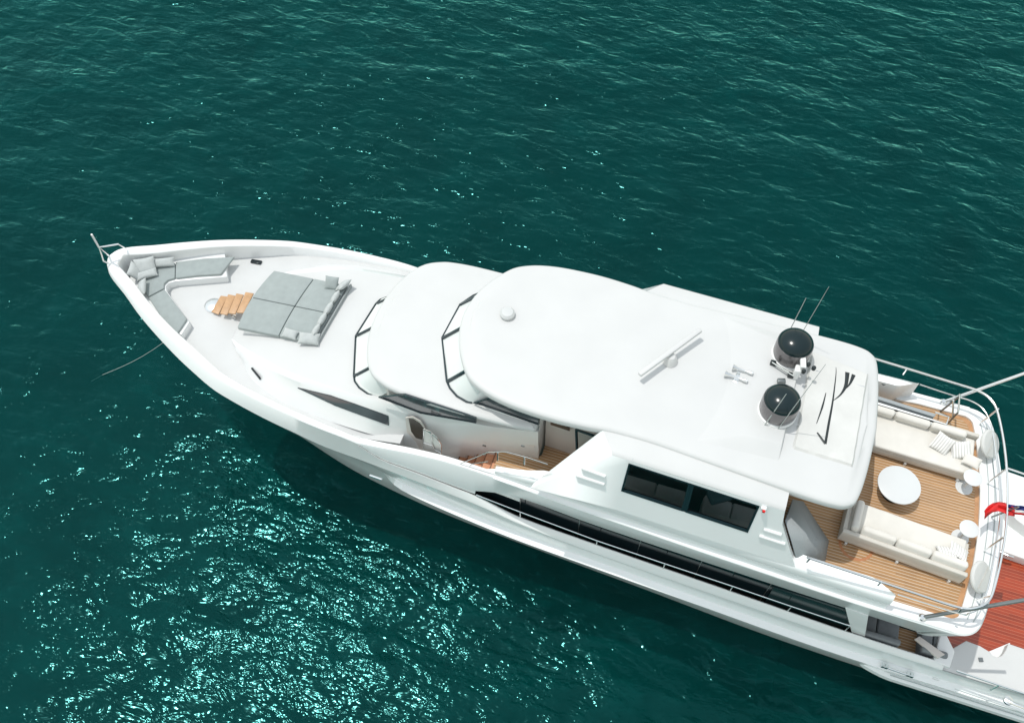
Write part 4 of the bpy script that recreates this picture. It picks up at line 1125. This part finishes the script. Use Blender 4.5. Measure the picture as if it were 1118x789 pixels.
grey_couch("grey seat corner at the aft end of the low side opening", (26.3, -2.3, 2.1), 0.7, 1.2, 0.6, fab=GREYC)
b = MB(); b.box((25.0, -1.75, 3.1), (2.4, 0.06, 2.0)); b.build("lounge_dark_panel", DKGLASS, Y)  # dark panel added to block light and keep the low opening dark
b = MB(); p = [onplane(999, 697, (0, 0, 2.9), (0, 0, 1)), onplane(1004, 694, (0, 0, 2.9), (0, 0, 1)), onplane(1032, 714, (0, 0, 2.9), (0, 0, 1)), onplane(1024, 718, (0, 0, 2.9), (0, 0, 1))]
b.prism([(q[0], q[1]) for q in p], 2.82, 2.9); b.bevel(0.01); tb = b.build("narrow_table", BEIGE); tag(tb, "narrow beige table slanting inside the low side opening", "table")
b = MB(); b.box((sum(q[0] for q in p) / 4, sum(q[1] for q in p) / 4, 2.46), (0.12, 0.12, 0.72)); b.build("leg", STEEL, tb)
# upper saloon aft glass wall, and inner darkness
b = MB(); b.box((20.55, 0, 7.1), (0.05, 4.2, 2.6)); b.build("saloon_doors", DKGLASS, Y)
b = MB(); b.box((19.2, 0.3, DZ + 1.2), (0.06, 3.6, 2.3)); b.build("saloon_partition", DKIN, Y)
b = MB(); b.box((17.0, -0.9, DZ + 1.2), (0.06, 1.5, 2.3)); b.build("saloon_partition", DKIN, Y)
b = MB(); b.box((18.2, -1.05, DZ + 1.2), (3.6, 0.06, 2.3)); b.build("saloon_partition", DKIN, Y)
b = MB(); b.face([(16.6, -2.8, DZ + 0.012), (20.5, -2.8, DZ + 0.012), (20.5, -1.0, DZ + 0.012), (16.6, -1.0, DZ + 0.012)]); b.build("saloon_carpet", DKIN, Y)

# ------------------------------------------------------------------ aft main deck
b = MB(); b.face([(26.4, -3.0, 2.1), (30.5, -3.0, 2.1), (30.5, 3.0, 2.1), (26.4, 3.0, 2.1)]); b.build("aft_deck", MAHOG, Y)
# port wing with a rounded notch
Zw = 2.62
nt_ = [at(1055, 699, Zw), at(1070, 704.5, Zw), at(1081.5, 711.5, Zw), at(1084, 715, Zw), at(1089, 717, Zw), at(1094, 715, Zw), at(1098, 709.5, Zw), at(1101, 702, Zw), at(1140, 717, Zw)]
o_ = [(x, y) for x, y in nt_] + [(30.5, -2.2), (30.5, -3.06), (28.5, -3.14), (26.5, -3.16), (26.3, -3.0)]
o_ = [(min(x, 30.5), y) for x, y in o_]
b = MB(); b.prism([o_[0], o_[1], o_[2], o_[3], o_[4], o_[5], o_[6], o_[7], (30.5, o_[8][1])] + o_[10:], 2.0, Zw); b.bevel(0.025, 3, 40); b.build("aft_wing", GEL_SUN, Y)
b = MB(); b.prism([at(1079, 711, 2.4), at(1103, 701, 2.4), at(1103, 712, 2.4), at(1088, 719, 2.4)], 2.05, 2.38); b.build("aft_step", GEL, Y)
b = MB(); b.box((*at(1070.5, 720, Zw), Zw + 0.02), (0.11, 0.11, 0.05), 0.3); b.build("socket", DKSTEEL, Y)
b = MB(); b.tube([at3(1044, 731.5, 2.95), at3(1118, 756.5, 2.95), at3(1150, 767, 2.95)], 0.030, 8); b.build("wing_rail", STEEL, Y)
b = MB(); b.tube([at3(1081, 752.5, 2.64), at3(1092, 747, 2.95)], 0.024, 8); b.build("rail_post", STEEL, Y)
for d in (0.0, 3.2): 
    b = MB(); b.tube([at3(1042.5, 751.5 + d, Zw + 0.005), at3(1118, 777.5 + d, Zw + 0.005)], 0.014, 6); b.build("wing_groove", GROOVE, Y)
b = MB(); pts = [at3(1099, 764, 2.68), at3(1108, 768, 2.74), at3(1120, 772.5, 2.70)]; b.tube(pts, 0.05, 10); b.lathe([(0.12, 0), (0.12, 0.06), (0.05, 0.10), (0, 0.1)], 16, Matrix.Translation(at3(1100, 764.5, Zw))); b.build("mooring_cleat", STEEL, Y)
for s in (-1, 1):
    b = MB(); b.prism([(26.3, s*3.06), (26.75, s*3.10), (26.85, s*2.6), (26.6, s*2.2), (26.42, s*2.2)], 2.0, 2.78); b.bevel(0.04, 3, 40); b.build("aft_bulkhead", GEL, Y)
# starboard wing mirrored
b = MB(); b.prism([(26.3, 3.0), (26.5, 3.16), (28.5, 3.14), (30.5, 3.06), (30.5, 2.3), (28.2, 2.3), (26.4, 2.3)], 2.0, Zw); b.bevel(0.025, 3, 40); b.build("aft_wing", GEL_SUN, Y)
b = MB(); q = [at(1094, 512, 3.0), at(1135, 526, 3.0), at(1135, 585, 3.0), at(1110, 567, 3.0), at(1092, 545, 3.0)]; b.prism([(min(x, 30.4), y) for x, y in q], 2.1, 3.0); b.bevel(0.04, 3); b.build("aft_locker", GEL, Y)
b = MB(); q = [at(1080, 548, 2.5), at(1092, 544, 2.5), at(1112, 566, 2.5), at(1140, 578, 2.5), at(1140, 617, 2.5), at(1088, 599, 2.5)]; b.prism([(min(x, 30.4), y) for x, y in q], 2.1, 2.5); b.bevel(0.03, 3); b.build("aft_step", GEL, Y)
b = MB(); b.tube([at3(1090, 601, 2.55), at3(1100, 606, 2.6), at3(1106, 608, 2.55)], 0.045, 8); b.build("mooring_cleat", STEEL, Y)
b = MB(); b.tube([at3(1100, 511, 3.1), at3(1135, 523, 3.1)], 0.03, 8); b.build("wing_rail", STEEL, Y)
# low platform wing near the water with grooves
for s in (-1, 1):
    b = MB(); rows = [[] for _ in range(6)]
    for x in frange(24.85, 30.6, 24):
        e = min(1.0, (x - 24.85) / 0.9) ** 0.5; yo = 2.90 + 0.28 * e; 
        for k, (yy, zz) in enumerate(((2.85, 0.78), (yo - 0.10, 0.76), (yo, 0.70), (yo, 0.50), (yo - 0.08, 0.42), (2.7, 0.35))): rows[k].append((x, s * yy if k not in (0, 5) else s * yy, zz))
    b.grid(rows); b.build("platform_wing", GEL_SHADE, Y)
    for yy in (2.96, 3.03, 3.10):
        b = MB(); b.tube([(25.3 + (yy - 2.9) * 2.5, s * yy, 0.775), (28, s * yy, 0.775), (30.6, s * yy, 0.772)], 0.012, 6); b.build("platform_groove", GROOVE, Y)
# hull side fittings aft: fairlead bar, name plate light
b = MB(); a, c = Vector(onY(963, 726.5, -3.36)), Vector(onY(996, 738, -3.36)); b.tube([a, a.lerp(c, .5), c], 0.03, 8)
for t in (0.02, 0.14, 0.86, 0.98): p = a.lerp(c, t); b.box((p.x, p.y + 0.03, p.z), (0.08, 0.12, 0.12))
b.build("fairlead", STEEL, Y)
b = MB(); p = onY(1022, 740.5, -3.33); b.box(p, (0.18, 0.06, 0.07), -0.02); b.bevel(0.02); b.build("side_light", GEL, Y)
# taut mooring line under the bow going down into the sea
b = MB(); a = Vector((1.8, -0.15, 4.0)); p2 = Vector(at3(112, 409, 0.0)); p3 = Vector(at3(100, 416, -0.4))
b.tube([a.lerp(p2, t) - Vector((0, 0, 0.25 * math.sin(math.pi * t))) for t in frange(0, 1, 9)] + [p3], 0.009, 6); o = b.build("anchor_line", mat("rope_white", (0.30, 0.36, 0.35), 0.9)); tag(o, "thin pale anchor line slanting into the sea below the bow", "rope")

# ------------------------------------------------------------------ bow seat cushions, sunbed and pillows
def pad(name, label, outline, z0, z1, m_, cat, bev=0.03, group=None, parent=None):
    b = MB(); b.prism(outline, z0, z1); b.bevel(bev, 3, 40)
    o = b.build(name, m_, parent, ang=50)
    if not parent: tag(o, label, cat, group)
    return o
def shrink(pts, d):
    c = sum((Vector(p) for p in pts), Vector((0, 0))) / len(pts)
    return [tuple(Vector(p) + (c - Vector(p)).normalized() * d) for p in pts]
Zc = SZ + 0.02
pad("seat_cushion_long", "long grey bench cushion along the starboard side of the bow", [at(191.8, 285.8, Zc), at(222, 282, Zc), at(255.8, 280, Zc), at(241, 299, Zc), at(215, 300.5, Zc), at(191.4, 303.4, Zc)], SZ - 0.07, Zc, GREYF, "cushion", 0.03, "bow bench cushions")
pad("seat_cushion_long", "grey bench cushion along the port side of the bow", [at(162, 324.6, Zc), at(179.3, 315.4, Zc), at(204, 348, Zc), at(193.5, 363.5, Zc), at(176, 346, Zc)], SZ - 0.07, Zc, GREYF, "cushion", 0.03, "bow bench cushions")
pad("seat_cushion_corner", "grey corner cushion at the very bow under the pillows", [at(191.2, 287, Zc), at(190.8, 303.2, Zc), at(183, 305.5, Zc), at(178.8, 309.5, Zc), at(178.8, 314.6, Zc), at(161.5, 323.6, Zc), at(150, 306, Zc), at(143, 293, Zc), at(152, 285, Zc), at(166, 281, Zc), at(180, 283, Zc)], SZ - 0.07, Zc, GREYF, "cushion", 0.03, "bow bench cushions")
G_ = "bow seat pillows"
pillow("big pale pillow leaning on the bow corner", GREYP, at3(158.5, 290.5, 6.42), 0.62, 0.52, 0.20, R(32), (R(42), 0), G_)
pillow("round pale pillow tucked into the tip of the bow", GREYP, at3(148, 296.5, 6.40), 0.52, 0.50, 0.20, R(105), (R(55), 0), G_)
pillow("slim pale pillow lying across the bow corner cushion", GREYP, at3(160, 299.5, 6.34), 0.64, 0.26, 0.18, R(40), (R(25), 0), G_)
pillow("slim pale pillow against the starboard bow bulwark", GREYP, at3(178, 286.5, 6.36), 0.68, 0.28, 0.17, R(25), (R(38), 0), G_)
pillow("pale pillow against the port bow bulwark", GREYP, at3(155, 314, 6.36), 0.62, 0.30, 0.20, R(-62 + 0), (R(35), 0), G_)

# sunbed: four mattress panels, tilted up slightly towards its head
def bz(x): return 6.44 + 0.085 * (x - 5.0)
bc = [at(299.6, 296, 6.40), at(379.6, 312, 6.62), at(343, 374.5, 6.62), at(259.4, 357.7, 6.40)]
bed = empty("sunbed", (bc[3][0], bc[3][1], 6.2)); tag(bed, "wide grey sunbed of four panels sunk into the white foredeck", "sunbed")
def bq(u, v):
    a = Vector(bc[0]).lerp(Vector(bc[1]), u); c = Vector(bc[3]).lerp(Vector(bc[2]), u); p = a.lerp(c, v)
    p.x -= 0.14 * (1 - (2*v - 1) ** 2) * (1 - u); return p
inv = Vector((bc[3][0], bc[3][1], 6.2))
for (u0, u1) in ((0, 0.54), (0.55, 1.0)):
    for (v0, v1) in ((0, 0.495), (0.505, 1.0)):
        pts = [bq(u0 + (u1 - u0) * t, v0) for t in frange(0, 1, 5)] + [bq(u1, v0 + (v1 - v0) * t) for t in frange(0, 1, 5)][1:] + [bq(u1 + (u0 - u1) * t, v1) for t in frange(0, 1, 5)][1:] + [bq(u0, v1 + (v0 - v1) * t) for t in frange(0, 1, 5)][1:-1]
        b = MB(); b.prism([(p.x - inv.x, p.y - inv.y) for p in pts], lambda x, y: bz(x + inv.x) - 0.14 - inv.z, lambda x, y: bz(x + inv.x) - inv.z); b.bevel(0.022, 3, 50); b.build("mattress", GREYF, bed, ang=50)
b = MB(); pts = [bq(u, v) for u, v in ((0.05, 0.02), (0.98, 0.02), (0.98, 0.98), (0.05, 0.98))]
b.prism([(p.x - inv.x, p.y - inv.y) for p in pts], FLOORZ - inv.z, lambda x, y: bz(x + inv.x) - 0.15 - inv.z); b.build("bed_base", GEL, bed)
# white surround and dark slot behind the head of the bed
b = MB(); a, c = bq(1.035, -0.02), bq(1.035, 1.02); b.slabquad([(a.x, a.y, 6.56), (c.x, c.y, 6.56), (c.x, c.y, 6.70), (a.x, a.y, 6.70)], (0.03, 0, 0)); b.build("bed_slot", mat("slot_grey", (0.30, 0.33, 0.33), 0.6), Y)
G2 = "sunbed pillows"
def bp_(u, v, dz): p = bq(u, v); return (p.x, p.y, bz(p.x) + dz)
hd = math.atan2((bq(1, 1) - bq(1, 0)).y, (bq(1, 1) - bq(1, 0)).x)
for i, (v, wd, lab) in enumerate(((0.27, 0.46, "row pillow of the sunbed head, nearest the starboard corner"), (0.47, 0.46, "second row pillow of the sunbed head from starboard"), (0.66, 0.46, "third row pillow of the sunbed head from starboard"), (0.84, 0.42, "row pillow of the sunbed head, nearest the port corner"))):
    pillow(lab, GREYP, bp_(0.955, v, 0.09), wd, 0.34, 0.17, hd + R(180), (R(-62), 0), G2)
pillow("square pale pillow standing at the starboard corner of the sunbed", GREYP, bp_(0.98, 0.06, 0.16), 0.48, 0.46, 0.18, hd + R(160), (R(-50), 0), G2)
pillow("small darker pillow beside the sunbed's starboard corner", GREYF, bp_(0.82, 0.05, 0.12), 0.42, 0.40, 0.16, hd + R(100), (R(40), 0), G2)
pillow("rounded pale pillow at the port corner of the sunbed", GREYP, bp_(0.93, 0.975, 0.08), 0.62, 0.36, 0.22, R(12), (R(18), 0), G2)
pillow("small pale pillow at the port edge of the sunbed", GREYP, bp_(0.68, 0.955, 0.06), 0.46, 0.30, 0.17, R(0), (R(12), 0), G2)
